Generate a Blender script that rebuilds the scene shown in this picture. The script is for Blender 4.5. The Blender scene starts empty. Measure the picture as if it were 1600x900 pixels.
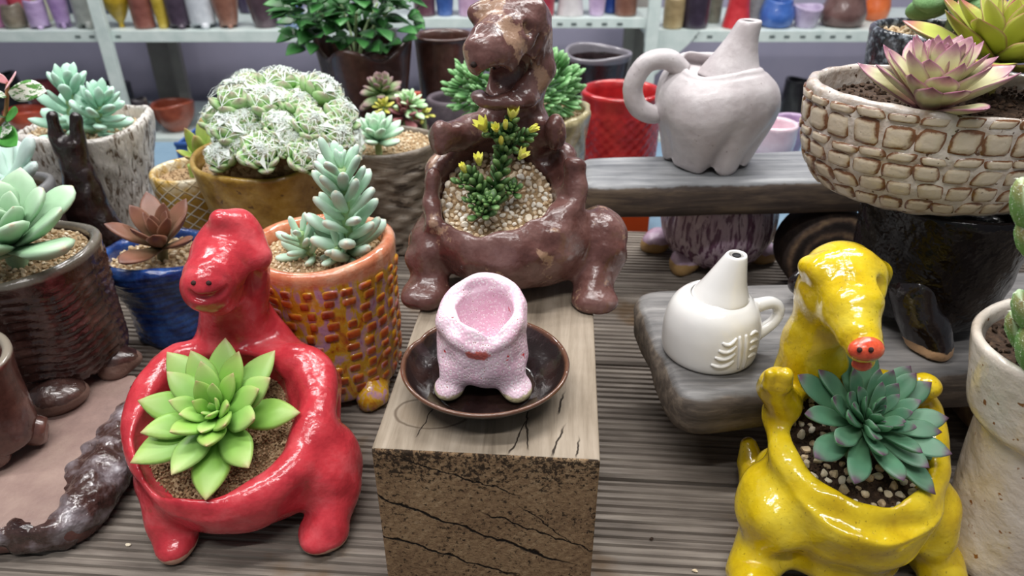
import bpy, math, random
import numpy as np
from mathutils import Vector, Matrix

random.seed(7); RNG = np.random.default_rng(7)
scene = bpy.context.scene
col = scene.collection
R = math.radians

# ------------------------------------------------------------------ camera, world, lamps, exposure
CAM_F, CAM_TH, CAM_H = 1120.0, R(30), 0.39
cd = bpy.data.cameras.new('camera'); cam = bpy.data.objects.new('camera', cd); col.objects.link(cam)
cam.location = (0, 0, CAM_H); cam.rotation_euler = (R(60), 0, 0)
cd.sensor_width = 36; cd.lens = CAM_F / 1600 * 36; cd.clip_start = .01; cd.clip_end = 50
cd.dof.use_dof = True; cd.dof.focus_distance = .44; cd.dof.aperture_fstop = 10.5
scene.camera = cam

w = bpy.data.worlds.new('world'); scene.world = w; w.use_nodes = True
w.node_tree.nodes['Background'].inputs[0].default_value = (.86, .92, 1, 1)
w.node_tree.nodes['Background'].inputs[1].default_value = .19
def tube_lamp(name, loc, size, power, rz=0, colr=(1, .985, .97)):
    l = bpy.data.lights.new(name, 'AREA'); l.shape = 'RECTANGLE'; l.size, l.size_y = size
    l.energy = power; l.color = colr
    o = bpy.data.objects.new(name, l); col.objects.link(o); o.location = loc; o.rotation_euler = (0, 0, rz)
    return o
tube_lamp('fluorescent_tube', (-.55, .25, 1.75), (1.2, .06), 18.5, R(8))
tube_lamp('fluorescent_tube', (.5, .95, 1.75), (1.2, .06), 18.5, R(8))
tube_lamp('fluorescent_tube', (.0, -.45, 1.75), (1.2, .06), 16.5, R(8))
tube_lamp('fluorescent_tube', (-.9, 1.75, 1.75), (1.2, .06), 28, R(8))
tube_lamp('fluorescent_tube', (.9, 1.75, 1.75), (1.2, .06), 28, R(8))
vs = scene.view_settings
vs.view_transform = 'Standard'; vs.look = 'None'; vs.exposure = 0.08; vs.gamma = 1; vs.use_curve_mapping = False

# ------------------------------------------------------------------ helpers: space
_c, _s = math.cos(CAM_TH), math.sin(CAM_TH)
def ray(u, v):
    a, b = (u - 800) / CAM_F, (450 - v) / CAM_F
    return Vector((a, _c + b * _s, -_s + b * _c))
def P(u, v, Y):
    d = ray(u, v); p = d * (Y / d.y); return Vector((p.x, Y, CAM_H + p.z))
def Pz(u, v, z):
    d = ray(u, v); p = d * ((z - CAM_H) / d.z); return Vector((p.x, p.y, z))
def Ppl(u, v, Y0, z0, m):
    d = ray(u, v); t = (z0 - m * Y0 - CAM_H) / (d.z - m * d.y)
    return Vector((0, 0, CAM_H)) + d * t

# ------------------------------------------------------------------ helpers: objects
def link(o): col.objects.link(o); return o
def tag(o, label=None, cat=None, group=None, kind=None):
    if label: o['label'] = label
    if cat: o['category'] = cat
    if group: o['group'] = group
    if kind: o['kind'] = kind
    return o
def thing(name, label, cat, loc=(0, 0, 0), group=None, rot=None):
    o = bpy.data.objects.new(name, None); link(o); o.empty_display_size = .01
    o.location = loc
    if rot is not None: o.rotation_euler = rot
    return tag(o, label, cat, group)
def mesh(verts, faces, smooth=True, attrs=None, name='mesh'):
    me = bpy.data.meshes.new(name)
    v = verts.tolist() if hasattr(verts, 'tolist') else verts
    f = faces.tolist() if hasattr(faces, 'tolist') else faces
    me.from_pydata(v, [], f)
    if smooth: me.polygons.foreach_set('use_smooth', [True] * len(me.polygons))
    if attrs:
        for k, a in attrs.items():
            at = me.attributes.new(k, 'FLOAT', 'POINT'); at.data.foreach_set('value', np.asarray(a, dtype=np.float32))
    me.update(); return me
def obj(name, me, mat, parent=None, loc=None, mtx=None):
    o = bpy.data.objects.new(name, me); link(o)
    if mat is not None and not me.materials:
        for m in (mat if isinstance(mat, (list, tuple)) else [mat]): me.materials.append(m)
    elif mat is not None and not isinstance(mat, (list, tuple)) and me.materials[0] != mat:
        o.material_slots[0].link = 'OBJECT'; o.material_slots[0].material = mat
    if parent is not None: o.parent = parent
    if loc is not None: o.location = loc
    if mtx is not None: o.matrix_local = mtx
    return o

# ------------------------------------------------------------------ helpers: materials
def hx(h):
    h = h.lstrip('#'); c = [int(h[i:i + 2], 16) / 255 for i in (0, 2, 4)]
    return tuple((x / 12.92 if x <= .04045 else ((x + .055) / 1.055) ** 2.4) for x in c) + (1,)
class MB:
    def __init__(s, name):
        s.m = bpy.data.materials.new(name); s.m.use_nodes = True; s.nt = s.m.node_tree
        s.b = s.nt.nodes['Principled BSDF']; s._tc = None
    def n(s, t, ins=None, **pr):
        x = s.nt.nodes.new(t)
        for k, v in pr.items(): setattr(x, k, v)
        for k, v in (ins or {}).items(): s.set(x.inputs[k], v)
        return x
    def set(s, inp, v):
        if isinstance(v, bpy.types.NodeSocket): s.nt.links.new(v, inp)
        else: inp.default_value = v
    def co(s, which='Object'):
        if s._tc is None: s._tc = s.n('ShaderNodeTexCoord')
        return s._tc.outputs[which]
    def scaled(s, sc, rot=(0, 0, 0), src=None):
        return s.n('ShaderNodeMapping', {'Vector': src or s.co(), 'Scale': sc, 'Rotation': rot}).outputs[0]
    def noise(s, scale, detail=3, rough=.55, vec=None, dist=0):
        return s.n('ShaderNodeTexNoise', {'Vector': vec or s.co(), 'Scale': scale, 'Detail': detail, 'Roughness': rough, 'Distortion': dist}).outputs[0]
    def vor(s, scale, vec=None, feature='F1', out='Distance'):
        return s.n('ShaderNodeTexVoronoi', {'Vector': vec or s.co(), 'Scale': scale}, feature=feature).outputs[out]
    def ramp(s, fac, stops, interp='LINEAR'):
        x = s.n('ShaderNodeValToRGB', {'Fac': fac}); e = x.color_ramp.elements; x.color_ramp.interpolation = interp
        while len(e) < len(stops): e.new(.5)
        for el, (p, c) in zip(e, stops):
            el.position = p; el.color = hx(c) if isinstance(c, str) else (c if not isinstance(c, (int, float)) else (c, c, c, 1))
        return x.outputs[0]
    def mix(s, fac, a, b, mode='MIX'):
        x = s.n('ShaderNodeMix', data_type='RGBA', blend_type=mode)
        s.set(x.inputs[0], fac)
        s.set(x.inputs[6], hx(a) if isinstance(a, str) else a); s.set(x.inputs[7], hx(b) if isinstance(b, str) else b)
        return x.outputs[2]
    def math(s, op, a, b=0.0, c=0.0, clamp=False):
        x = s.n('ShaderNodeMath', operation=op, use_clamp=clamp)
        s.set(x.inputs[0], a); s.set(x.inputs[1], b); s.set(x.inputs[2], c); return x.outputs[0]
    def xyz(s, src=None):
        return s.n('ShaderNodeSeparateXYZ', {0: src or s.co()}).outputs
    def step(s, v, lo, hi):
        x = s.n('ShaderNodeMapRange', {'Value': v, 'From Min': lo, 'From Max': hi}, interpolation_type='SMOOTHSTEP'); return x.outputs[0]
    def attr(s, name):
        return s.n('ShaderNodeAttribute', attribute_name=name).outputs['Fac']
    def bump(s, h, dist, strength=1.0, prev=None):
        x = s.n('ShaderNodeBump', {'Height': h, 'Distance': dist, 'Strength': strength})
        if prev is not None: s.set(x.inputs['Normal'], prev)
        return x.outputs[0]
    def out(s, color, rough=.5, bump=None, coat=0, spec=.5, sss=0, **kw):
        b = s.b
        s.set(b.inputs['Base Color'], hx(color) if isinstance(color, str) else color)
        s.set(b.inputs['Roughness'], rough); s.set(b.inputs['Specular IOR Level'], spec)
        if coat: s.set(b.inputs['Coat Weight'], coat); s.set(b.inputs['Coat Roughness'], .06)
        if sss:
            s.set(b.inputs['Subsurface Weight'], sss * .4); b.inputs['Subsurface Radius'].default_value = (.8, 1, .6); b.inputs['Subsurface Scale'].default_value = .002
        if bump is not None: s.set(b.inputs['Normal'], bump)
        for k, v in kw.items(): s.set(b.inputs[k], v)
        return s.m

def glaze(name, stops, scale=45, rough=.16, bump=.0009, bscale=130, foot=None, speck=None, fine=.0002, coat=.4, spec=.5, rim=None):
    """glazed clay: mottled colour, wavy surface, optional bare clay below a height, optional specks"""
    m = MB(name)
    c = m.ramp(m.noise(scale, 4, .6), stops)
    if speck:
        sc, thr, scol = speck
        n = m.noise(sc, 2, .5)
        c = m.mix(m.step(n, thr, thr + .05), c, scol)
    rg = rough
    if foot:
        h, fcol = foot
        z = m.xyz()[2]
        f = m.step(m.math('ADD', z, m.math('MULTIPLY', m.math('SUBTRACT', m.noise(90, 3), .5), .008)), h, h + .0012)
        c = m.mix(f, fcol, c); rg = m.math('MULTIPLY_ADD', f, rough - .75, .75)
    b = m.bump(m.noise(bscale, 2, .5), bump)
    b = m.bump(m.noise(900, 2, .6), fine, prev=b)
    return m.out(c, rg, b, coat=coat, spec=spec)
def matte(name, stops, scale=60, rough=.7, bump=.0006, bscale=500, spec=.4):
    m = MB(name); c = m.ramp(m.noise(scale, 5, .6), stops)
    return m.out(c, rough, m.bump(m.noise(bscale, 4, .6), bump), spec=spec)
def leafmat(name, stops, edge=None, under=None, rough=.42, sss=.12, spec=.4, mott=.1, bloom=None, elo=.82):
    m = MB(name)
    t = m.math('ADD', m.attr('lt'), m.math('MULTIPLY', m.math('SUBTRACT', m.noise(260, 3), .5), mott))
    c = m.ramp(t, stops)
    if edge: c = m.mix(m.math('MULTIPLY', m.step(m.attr('le'), elo, 1.0), edge[1]), c, edge[0])
    if under: c = m.mix(m.attr('lu'), c, under)
    rnd = m.n('ShaderNodeObjectInfo').outputs['Random']
    c = m.n('ShaderNodeHueSaturation', {'Value': m.math('MULTIPLY_ADD', rnd, .22, .9), 'Saturation': m.math('MULTIPLY_ADD', rnd, -.12, .98), 'Color': c}).outputs[0]
    if bloom: c = m.mix(m.math('MULTIPLY', m.noise(150, 4), bloom[1]), c, bloom[0])
    return m.out(c, rough, None, sss=sss, spec=spec)

# ------------------------------------------------------------------ helpers: implicit clay (smooth unions, surface nets)
class Clay:
    def __init__(s, lo, hi, h):
        s.lo = np.array(lo, np.float32); s.h = h
        s.n = np.ceil((np.array(hi) - np.array(lo)) / h).astype(int) + 1
        s.ax = [s.lo[i] + h * np.arange(s.n[i], dtype=np.float32) for i in range(3)]
        s.F = np.full(tuple(s.n), .02, np.float32)
    def sub(s, lo, hi):
        a = [max(0, int((lo[i] - s.lo[i]) / s.h)) for i in range(3)]
        b = [min(int(s.n[i]), int((hi[i] - s.lo[i]) / s.h) + 2) for i in range(3)]
        sl = tuple(slice(a[i], max(a[i], b[i])) for i in range(3))
        X = s.ax[0][sl[0]][:, None, None]; Y = s.ax[1][sl[1]][None, :, None]; Z = s.ax[2][sl[2]][None, None, :]
        return sl, X, Y, Z
    def comb(s, sl, d, k, op):
        F = s.F[sl]
        if F.size == 0: return
        if op == 'min': s.F[sl] = np.minimum(F, d)
        elif op == 'u':
            hh = np.clip(.5 + .5 * (F - d) / k, 0, 1); s.F[sl] = F + (d - F) * hh - k * hh * (1 - hh)
        elif op == 's':
            hh = np.clip(.5 - .5 * (F + d) / k, 0, 1); s.F[sl] = F + (-d - F) * hh + k * hh * (1 - hh)
    def cap(s, a, b, ra, rb=None, k=.006, op='u'):
        rb = ra if rb is None else rb; m = max(ra, rb) + k + .006
        a = np.array(a, float); b = np.array(b, float)
        sl, X, Y, Z = s.sub(np.minimum(a, b) - m, np.maximum(a, b) + m)
        d = b - a; L = float(d @ d) + 1e-12
        t = np.clip(((X - a[0]) * d[0] + (Y - a[1]) * d[1] + (Z - a[2]) * d[2]) / L, 0, 1)
        D = np.sqrt((X - a[0] - t * d[0]) ** 2 + (Y - a[1] - t * d[1]) ** 2 + (Z - a[2] - t * d[2]) ** 2) - (ra + (rb - ra) * t)
        s.comb(sl, D, k, op)
    def chain(s, pts, k=.006, op='u', sm=0):
        if sm:
            q = spline([tuple(a) + (b,) for a, b in pts], sm); pts = [(x[:3], float(x[3])) for x in q]
        A = np.array([tuple(a) for a, _ in pts], float); m = max(r for _, r in pts) + k + .006
        lo, hi = A.min(0) - m, A.max(0) + m; sl, X, Y, Z = s.sub(lo, hi)
        G = np.full((X.shape[0], Y.shape[1], Z.shape[2]), 9., np.float32)
        t = Clay.__new__(Clay); t.lo = np.array([s.ax[i][sl[i]][0] for i in range(3)], np.float32); t.h = s.h; t.n = np.array(G.shape); t.ax = [s.ax[i][sl[i]] for i in range(3)]; t.F = G
        for (a, ra), (b, rb) in zip(pts[:-1], pts[1:]): t.cap(a, b, ra, rb, k, 'min')
        s.comb(sl, t.F, k, op)
    def hit(s, u, v, deep=0.0):
        """surface point where the sight line through (u, v) first meets the clay"""
        d = np.array(ray(u, v)); d /= np.linalg.norm(d); o = np.array((0, 0, CAM_H)); tt = np.arange(.2, .9, .0004)
        q = o + tt[:, None] * d; ix = np.round((q - s.lo) / s.h).astype(int); ok = ((ix >= 0) & (ix < s.n)).all(1)
        f = np.full(len(tt), 1.); f[ok] = s.F[tuple(ix[ok].T)]; j = np.argmax(f < 0)
        return Vector(o + d * (tt[j] + deep))
    def ell(s, c, r, rot=(0, 0, 0), k=.006, op='u', cut=None):
        from mathutils import Euler
        M = np.array(Euler(rot).to_matrix().transposed()); r = np.array(r, float); m = float(r.max()) + k + .006
        c = np.array(c, float); sl, X, Y, Z = s.sub(c - m, c + m)
        X = X - c[0]; Y = Y - c[1]; Z = Z - c[2]
        q = [(M[i][0] * X + M[i][1] * Y + M[i][2] * Z) for i in range(3)]
        k0 = np.sqrt(sum((q[i] / r[i]) ** 2 for i in range(3))); k1 = np.sqrt(sum((q[i] / r[i] ** 2) ** 2 for i in range(3))) + 1e-9
        D = k0 * (k0 - 1) / k1
        if cut is not None:  # keep only below plane z = z0 + m (y - y0)
            Y0, z0, sm = cut
            D = np.maximum(D, ((Z + c[2]) - z0 - sm * ((Y + c[1]) - Y0)) / math.sqrt(1 + sm * sm))
        s.comb(sl, D, k, op)
    def lumps(s, wav, amp, n=9, seed=1):
        rg = np.random.default_rng(seed); X = s.ax[0][:, None, None]; Y = s.ax[1][None, :, None]; Z = s.ax[2][None, None, :]
        for _ in range(n):
            d = rg.normal(size=3); d *= 2 * math.pi / (wav * rg.uniform(.7, 1.5)) / np.linalg.norm(d)
            s.F += (amp / math.sqrt(n)) * np.sin(X * d[0] + Y * d[1] + Z * d[2] + rg.uniform(0, 6.28)).astype(np.float32)
    def build(s, origin=(0, 0, 0), smooth=2):
        F = s.F; F[0], F[-1] = .02, .02; F[:, 0], F[:, -1] = .02, .02; F[:, :, 0], F[:, :, -1] = .02, .02
        n = s.n; ins = F < 0
        cs = np.zeros(tuple(n - 1), np.int8)
        for i in (0, 1):
            for j in (0, 1):
                for k in (0, 1): cs += ins[i:n[0] - 1 + i, j:n[1] - 1 + j, k:n[2] - 1 + k]
        act = np.argwhere((cs > 0) & (cs < 8)); idx = -np.ones(tuple(n - 1), np.int64); idx[tuple(act.T)] = np.arange(len(act))
        acc = np.zeros((len(act), 3)); cnt = np.zeros(len(act))
        cr = [(i, j, k) for i in (0, 1) for j in (0, 1) for k in (0, 1)]
        val = {c: F[act[:, 0] + c[0], act[:, 1] + c[1], act[:, 2] + c[2]] for c in cr}
        for c in cr:
            for ax in range(3):
                if c[ax]: continue
                e = list(c); e[ax] = 1; e = tuple(e); a, b = val[c], val[e]
                m = (a < 0) != (b < 0); t = np.where(m, a / np.where(m, a - b, 1), 0)
                p = np.tile(np.array(c, float), (len(act), 1)); p[:, ax] += t
                acc += p * m[:, None]; cnt += m
        V = (act + acc / cnt[:, None]) * s.h + s.lo - np.array(origin)
        Q = []
        for ax in range(3):
            o1, o2 = (ax + 1) % 3, (ax + 2) % 3
            sa = [slice(None)] * 3; sb = [slice(None)] * 3; sa[ax] = slice(0, -1); sb[ax] = slice(1, None)
            ch = ins[tuple(sa)] != ins[tuple(sb)]; pts = np.argwhere(ch)
            pts = pts[(pts[:, o1] > 0) & (pts[:, o2] > 0) & (pts[:, o1] < n[o1] - 1) & (pts[:, o2] < n[o2] - 1)]
            def g(d1, d2):
                q = pts.copy(); q[:, o1] -= d1; q[:, o2] -= d2; return idx[tuple(q.T)]
            q = np.stack([g(1, 1), g(0, 1), g(0, 0), g(1, 0)], 1)
            fl = ~ins[tuple(pts.T)]; q[fl] = q[fl][:, ::-1]; Q.append(q)
        Q = np.concatenate(Q); Q = Q[(Q >= 0).all(1)]
        for it in range(smooth):
            lam = .5
            S = np.zeros_like(V); C = np.zeros(len(V))
            for a in range(4):
                b = (a + 1) % 4
                np.add.at(S, Q[:, a], V[Q[:, b]]); np.add.at(S, Q[:, b], V[Q[:, a]]); np.add.at(C, Q[:, a], 1); np.add.at(C, Q[:, b], 1)
            V = V + lam * (S / np.maximum(C, 1)[:, None] - V)
        return mesh(V, Q)

# ------------------------------------------------------------------ helpers: turned pots, blobs, leaves, gravel
def spline(pts, per=8):
    p = [np.array(q, float) for q in pts]; p = [2 * p[0] - p[1]] + p + [2 * p[-1] - p[-2]]; out = []
    for i in range(1, len(p) - 2):
        for k in range(per):
            t = k / per
            out.append(.5 * (2 * p[i] + (p[i + 1] - p[i - 1]) * t + (2 * p[i - 1] - 5 * p[i] + 4 * p[i + 1] - p[i + 2]) * t * t + (3 * p[i] - p[i - 1] - 3 * p[i + 1] + p[i + 2]) * t ** 3))
    out.append(p[-2]); return np.array(out)
def waves(seed, amps):
    rg = np.random.default_rng(seed); ph = rg.uniform(0, 6.28, len(amps))
    return lambda th: sum(a * np.sin((i + 1) * th + ph[i]) for i, a in enumerate(amps))
def pot_curve(pts, wall, ds, inner):
    """outer wall pts (r,z) bottom->top ; returns closed profile with rounded rim and inside down to depth `inner` below rim"""
    o = spline(pts, 10); rt, zt = o[-1]
    prof = [np.array((0.0002, o[0][1])), np.array((o[0][0] * .6, o[0][1]))] + list(o)
    for a in np.linspace(0, math.pi, 7)[1:-1]: prof.append(np.array((rt - wall / 2 + wall / 2 * math.cos(a), zt + wall / 2 * math.sin(a))))
    ri = [q for q in o[::-1] if q[1] > zt - inner]
    for q in ri: prof.append(np.array((max(q[0] - wall, .001), q[1])))
    prof.append(np.array((max(prof[-1][0] * .5, .001), zt - inner))); prof.append(np.array((.0002, zt - inner)))
    prof = np.array(prof)
    seg = np.linalg.norm(np.diff(prof, axis=0), axis=1); keep = np.concatenate([[True], seg > 1e-6]); prof = prof[keep]
    s = np.concatenate([[0], np.cumsum(np.linalg.norm(np.diff(prof, axis=0), axis=1))])
    n = max(12, int(s[-1] / ds)); q = np.linspace(0, s[-1], n)
    # keep rim corners reasonably: union of uniform samples
    return np.stack([np.interp(q, s, prof[:, 0]), np.interp(q, s, prof[:, 1])], 1)
def lathe(pts, wall=.006, n=72, ds=.0035, inner=.03, disp=None, sx=1, sy=1, wr=None, wz=None, attrs=None):
    pr = pot_curve(pts, wall, ds, inner); r, z = pr[:, 0], pr[:, 1]; H = z.max(); z0 = z.min()
    tn = np.gradient(pr, axis=0); nr, nz = tn[:, 1], -tn[:, 0]; L = np.hypot(nr, nz) + 1e-9; nr, nz = nr / L, nz / L
    outer = (np.arange(len(r)) <= z.argmax()).astype(float)
    th = np.linspace(0, 2 * math.pi, n, endpoint=False)
    TH, RR = np.meshgrid(th, r); ZZ = np.repeat(z[:, None], n, 1); OUT = np.repeat(outer[:, None], n, 1)
    if wr is not None: RR = RR * (1 + wr(TH))
    if wz is not None: ZZ = ZZ + wz(TH) * ((ZZ - z0) / (H - z0))
    if disp is not None:
        D = disp(TH, ZZ, OUT, RR); RR = RR + D * nr[:, None]; ZZ = ZZ + D * nz[:, None]
    V = np.stack([RR * np.cos(TH) * sx, RR * np.sin(TH) * sy, ZZ], -1).reshape(-1, 3)
    m = len(r); i = np.arange(m - 1)[:, None] * n; j = np.arange(n)[None, :]; j2 = (j + 1) % n
    Fq = np.stack([i + j, i + j2, i + n + j2, i + n + j], -1).reshape(-1, 4).tolist()
    Fq.append(list(range(n))[::-1]); Fq.append([(m - 1) * n + k for k in range(n)])
    return mesh(V, Fq)
def lathe_surface(pts, sx=1, sy=1):
    o = spline(pts, 20)
    def S(th, z, h=0.0):
        r = np.interp(z, o[:, 1], o[:, 0]); dr = (np.interp(z + .001, o[:, 1], o[:, 0]) - np.interp(z - .001, o[:, 1], o[:, 0])) / .002
        L = np.sqrt(1 + dr * dr); r = r + h / L; z = z - h * dr / L
        return np.stack([r * np.cos(th) * sx, r * np.sin(th) * sy, z], -1)
    return S
def pad(S, t0, t1, z0, z1, h, m=7, skew=0, pw=3.0):
    """a raised rounded rectangle lying on surface S; attribute le: 0 centre .. 1 edge"""
    g = np.linspace(-1, 1, m); A, B = np.meshgrid(g, g)
    # squircle mapping
    X = A * np.sqrt(1 - .28 * B * B); Y = B * np.sqrt(1 - .28 * A * A)
    e = np.maximum(abs(A), abs(B)); hh = h * np.clip(1 - e ** pw, 0, 1) - .0006 * (e > .99)
    th = (t0 + t1) / 2 + X * (t1 - t0) / 2 + skew * Y; z = (z0 + z1) / 2 + Y * (z1 - z0) / 2
    V = S(th, z, hh).reshape(-1, 3); F = []
    for i in range(m - 1):
        for j in range(m - 1): F.append([i * m + j, i * m + j + 1, (i + 1) * m + j + 1, (i + 1) * m + j])
    return mesh(V, F, attrs={'le': e.reshape(-1), 'lt': ((Y + 1) / 2).reshape(-1)})
_ico = None
def ico():
    global _ico
    if _ico is None:
        import bmesh
        b = bmesh.new(); bmesh.ops.create_icosphere(b, subdivisions=2, radius=1); b.verts.ensure_lookup_table()
        _ico = (np.array([v.co[:] for v in b.verts]), [[v.index for v in f.verts] for f in b.faces]); b.free()
    return _ico
def blob(r, seed=0, amp=.12, flat=0.0, rot=None):
    """lumpy ellipsoid; flat >0 flattens the underside"""
    import bmesh
    b = bmesh.new(); bmesh.ops.create_icosphere(b, subdivisions=3, radius=1)
    V = np.array([v.co[:] for v in b.verts]); F = [[v.index for v in f.verts] for f in b.faces]; b.free()
    rg = np.random.default_rng(seed); d = np.ones(len(V))
    for _ in range(6):
        k = rg.normal(size=3) * 2.2; d += amp / 2 * np.sin(V @ k + rg.uniform(0, 6.28))
    V = V * d[:, None]
    if flat: V[:, 2] = np.where(V[:, 2] < -flat, -flat + (V[:, 2] + flat) * .08, V[:, 2])
    return mesh(V * np.array(r), F)
PEB = []
def pebble_mesh(i):
    while len(PEB) < 6:
        rg = np.random.default_rng(40 + len(PEB)); V, F = ico(); V = V.copy()
        for _ in range(9):
            k = rg.normal(size=3); k /= np.linalg.norm(k); c = rg.uniform(.55, .85); dd = V @ k; V = V - np.maximum(dd - c, 0)[:, None] * k
        V *= np.array([1, rg.uniform(.7, .95), rg.uniform(.6, .85)]); PEB.append((V, F))
    return PEB[i % 6]
def frame_of(nrm):
    n = Vector(nrm).normalized(); x = Vector((1, 0, 0)); x = (x - n * x.dot(n)).normalized(); y = n.cross(x)
    return Matrix((x, y, n)).transposed()
def rand_rot(rg):
    q = rg.normal(size=4); from mathutils import Quaternion
    return Quaternion(q / np.linalg.norm(q)).to_matrix()
def soil_bed(a, b, amp, seed, nr=14, nt=40, dome=.0):
    rg = np.random.default_rng(seed); V = [(0, 0, dome)]; F = []
    for i in range(1, nr + 1):
        for j in range(nt):
            q = 2 * math.pi * j / nt; r = i / nr; V.append((a * r * math.cos(q), b * r * math.sin(q), dome * (1 - r * r) + rg.uniform(-amp, amp)))
    for j in range(nt): F.append([0, 1 + j, 1 + (j + 1) % nt])
    for i in range(nr - 1):
        for j in range(nt):
            k = 1 + i * nt; F.append([k + j, k + nt + j, k + nt + (j + 1) % nt, k + (j + 1) % nt])
    return mesh(V, F)
def gravel(name, label, center, nrm, a, b, size, count, mat, bedmat, seed=0, single=False, avoid=None, cat='gravel', dome=.0, parent=None, bed_amp=.0006):
    """bed + stones over an ellipse; single=True -> every stone an object (sharing meshes), else joined"""
    rg = np.random.default_rng(seed)
    M = frame_of(nrm)
    if parent is None:
        t = thing(name, label, cat, center); obj('bed', soil_bed(a, b, bed_amp, seed, dome=dome), bedmat, t, mtx=M.to_4x4())
    else: t = parent
    pts = []; tries = 0
    while len(pts) < count and tries < count * 40:
        tries += 1
        q = rg.uniform(-1, 1, 2)
        if q @ q > .97: continue
        p = np.array([q[0] * a, q[1] * b]); s = size * rg.uniform(.65, 1.3)
        if any((p[0] - o[0]) ** 2 + (p[1] - o[1]) ** 2 < (.74 * (s + o[2])) ** 2 for o in pts): continue
        pts.append((p[0], p[1], s))
    shared = None
    VV, FF, off = [], [], 0
    for i, (x, y, s) in enumerate(pts):
        V, F = pebble_mesh(int(rg.integers(6)))
        rot = rand_rot(rg); loc = M @ Vector((x, y, s * .4 + dome * (1 - (x / a) ** 2 - (y / b) ** 2)))
        if single:
            key = 'pebble%d' % (i % 6) + mat.name; me = bpy.data.meshes.get(key)
            if me is None: me = mesh(*pebble_mesh(i), smooth=False); me.name = key
            obj('pebble', me, mat, t, mtx=Matrix.LocRotScale(loc, rot, Vector((s, s, s))))
        else:
            W = V @ np.array(rot).T * s + np.array(loc); VV.append(W); FF += [[k + off for k in f] for f in F]; off += len(V)
    if not single and VV:
        o = obj('stones' if parent is None else 'crumbs', mesh(np.concatenate(VV), FF, smooth=False), mat, t); tag(o, kind='stuff')
    return t
def leaf(L, W, T, prof, cup=.0, bend=.0, n=11, m=10, tipw=None, keel=0.0, fold=0.0, base=0.0):
    """leaf along +Y, upper side +Z. prof: list of (t, width fraction); attributes lt (along), le (edge), lu (underside)"""
    tp = np.array(prof, float); ts = 1 - (1 - np.linspace(0, 1, n)) ** 1.25
    ss = spline([(a, b) for a, b in tp], 6)
    V, at, ae, au = [], [], [], []
    for t in ts:
        w = max(np.interp(t, ss[:, 0], ss[:, 1]), .02) * W / 2
        th = T / 2 * max(min(1, (w / (W / 2)) ** .7), .08)
        yc, zc = L * (t - .18 * abs(bend) * t * t), bend * L * t * t
        sl = math.atan2(2 * bend * t, 1)
        for j in range(m):
            q = 2 * math.pi * j / m; x = math.cos(q) * w; zz = math.sin(q) * th
            if math.sin(q) < 0: zz *= 1 + keel * (1 - abs(math.cos(q)))
            zz += cup * W * (x / (W / 2)) ** 2 + fold * abs(x)
            V.append((x, yc - zz * math.sin(sl), zc + zz * math.cos(sl))); at.append(t); ae.append(abs(math.cos(q))); au.append(1 if math.sin(q) < -.2 else 0)
    F = []
    for i in range(n - 1):
        for j in range(m): F.append([i * m + j, i * m + (j + 1) % m, (i + 1) * m + (j + 1) % m, (i + 1) * m + j])
    F.append(list(range(m))[::-1]); F.append([(n - 1) * m + j for j in range(m)])
    return mesh(V, F, attrs={'lt': at, 'le': ae, 'lu': au})
OVATE = [(0, .42), (.25, .68), (.55, 1), (.8, .78), (.93, .36), (1, .03)]
OVA2 = [(0, .40), (.2, .62), (.5, 1), (.68, .97), (.84, .62), (.95, .22), (1, .01)]
SPOON = [(0, .45), (.3, .62), (.65, 1), (.85, .84), (.95, .5), (1, .06)]
FINGER = [(0, .55), (.2, .82), (.5, 1), (.78, .92), (.92, .62), (1, .12)]
LANCE = [(0, .75), (.3, .95), (.5, 1), (.75, .72), (.9, .35), (1, .02)]
STRAP = [(0, .7), (.3, .9), (.6, 1), (.85, .9), (.95, .55), (1, .06)]
def rosette(parent, meshes, mat, n, e0, e1, s0, s1, base=(0, 0, 0), axis=(0, 0, 1), r0=.0, r1=.004, h=.006, jit=5, seed=0, p=1.0, spin=0, ep=1.0, name='leaf', squash=None):
    """leaves in golden-angle order, i=0 innermost; elevation e0->e1 degrees, scale s0->s1"""
    rg = random.Random(seed); A = frame_of(axis); out = []
    for i in range(n):
        f = i / (n - 1); ph = i * 137.508 + spin + rg.uniform(-jit, jit)
        el = e0 + (e1 - e0) * f ** ep + rg.uniform(-jit, jit) * .8; sc = (s0 + (s1 - s0) * f ** p) * rg.uniform(.93, 1.06)
        rr = r0 + (r1 - r0) * f
        M = Matrix.Rotation(R(ph), 4, 'Z') @ Matrix.Translation((0, rr, h * (1 - f))) @ Matrix.Rotation(R(rg.uniform(-jit, jit)), 4, 'Y') @ Matrix.Rotation(R(el), 4, 'X') @ Matrix.Scale(sc, 4)
        M = Matrix.Translation(base) @ A.to_4x4() @ M
        out.append(obj(name, meshes[i % len(meshes)], mat, parent, mtx=M))
    return out
def tube_mesh(pts, rads, m=8, per=6):
    q = spline([tuple(a) + (b,) for a, b in zip([tuple(p) for p in pts], rads)], per); V, F = [], []
    up = np.array((.13, .31, .94))
    for i in range(len(q)):
        d = q[min(i + 1, len(q) - 1)][:3] - q[max(i - 1, 0)][:3]; d /= np.linalg.norm(d) + 1e-9
        x = np.cross(d, up); x /= np.linalg.norm(x) + 1e-9; y = np.cross(d, x)
        for j in range(m):
            a = 2 * math.pi * j / m; V.append(q[i][:3] + q[i][3] * (math.cos(a) * x + math.sin(a) * y))
    for i in range(len(q) - 1):
        for j in range(m): F.append([i * m + j, i * m + (j + 1) % m, (i + 1) * m + (j + 1) % m, (i + 1) * m + j])
    F.append(list(range(m))[::-1]); F.append([(len(q) - 1) * m + j for j in range(m)])
    return mesh(np.array(V), F)
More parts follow.
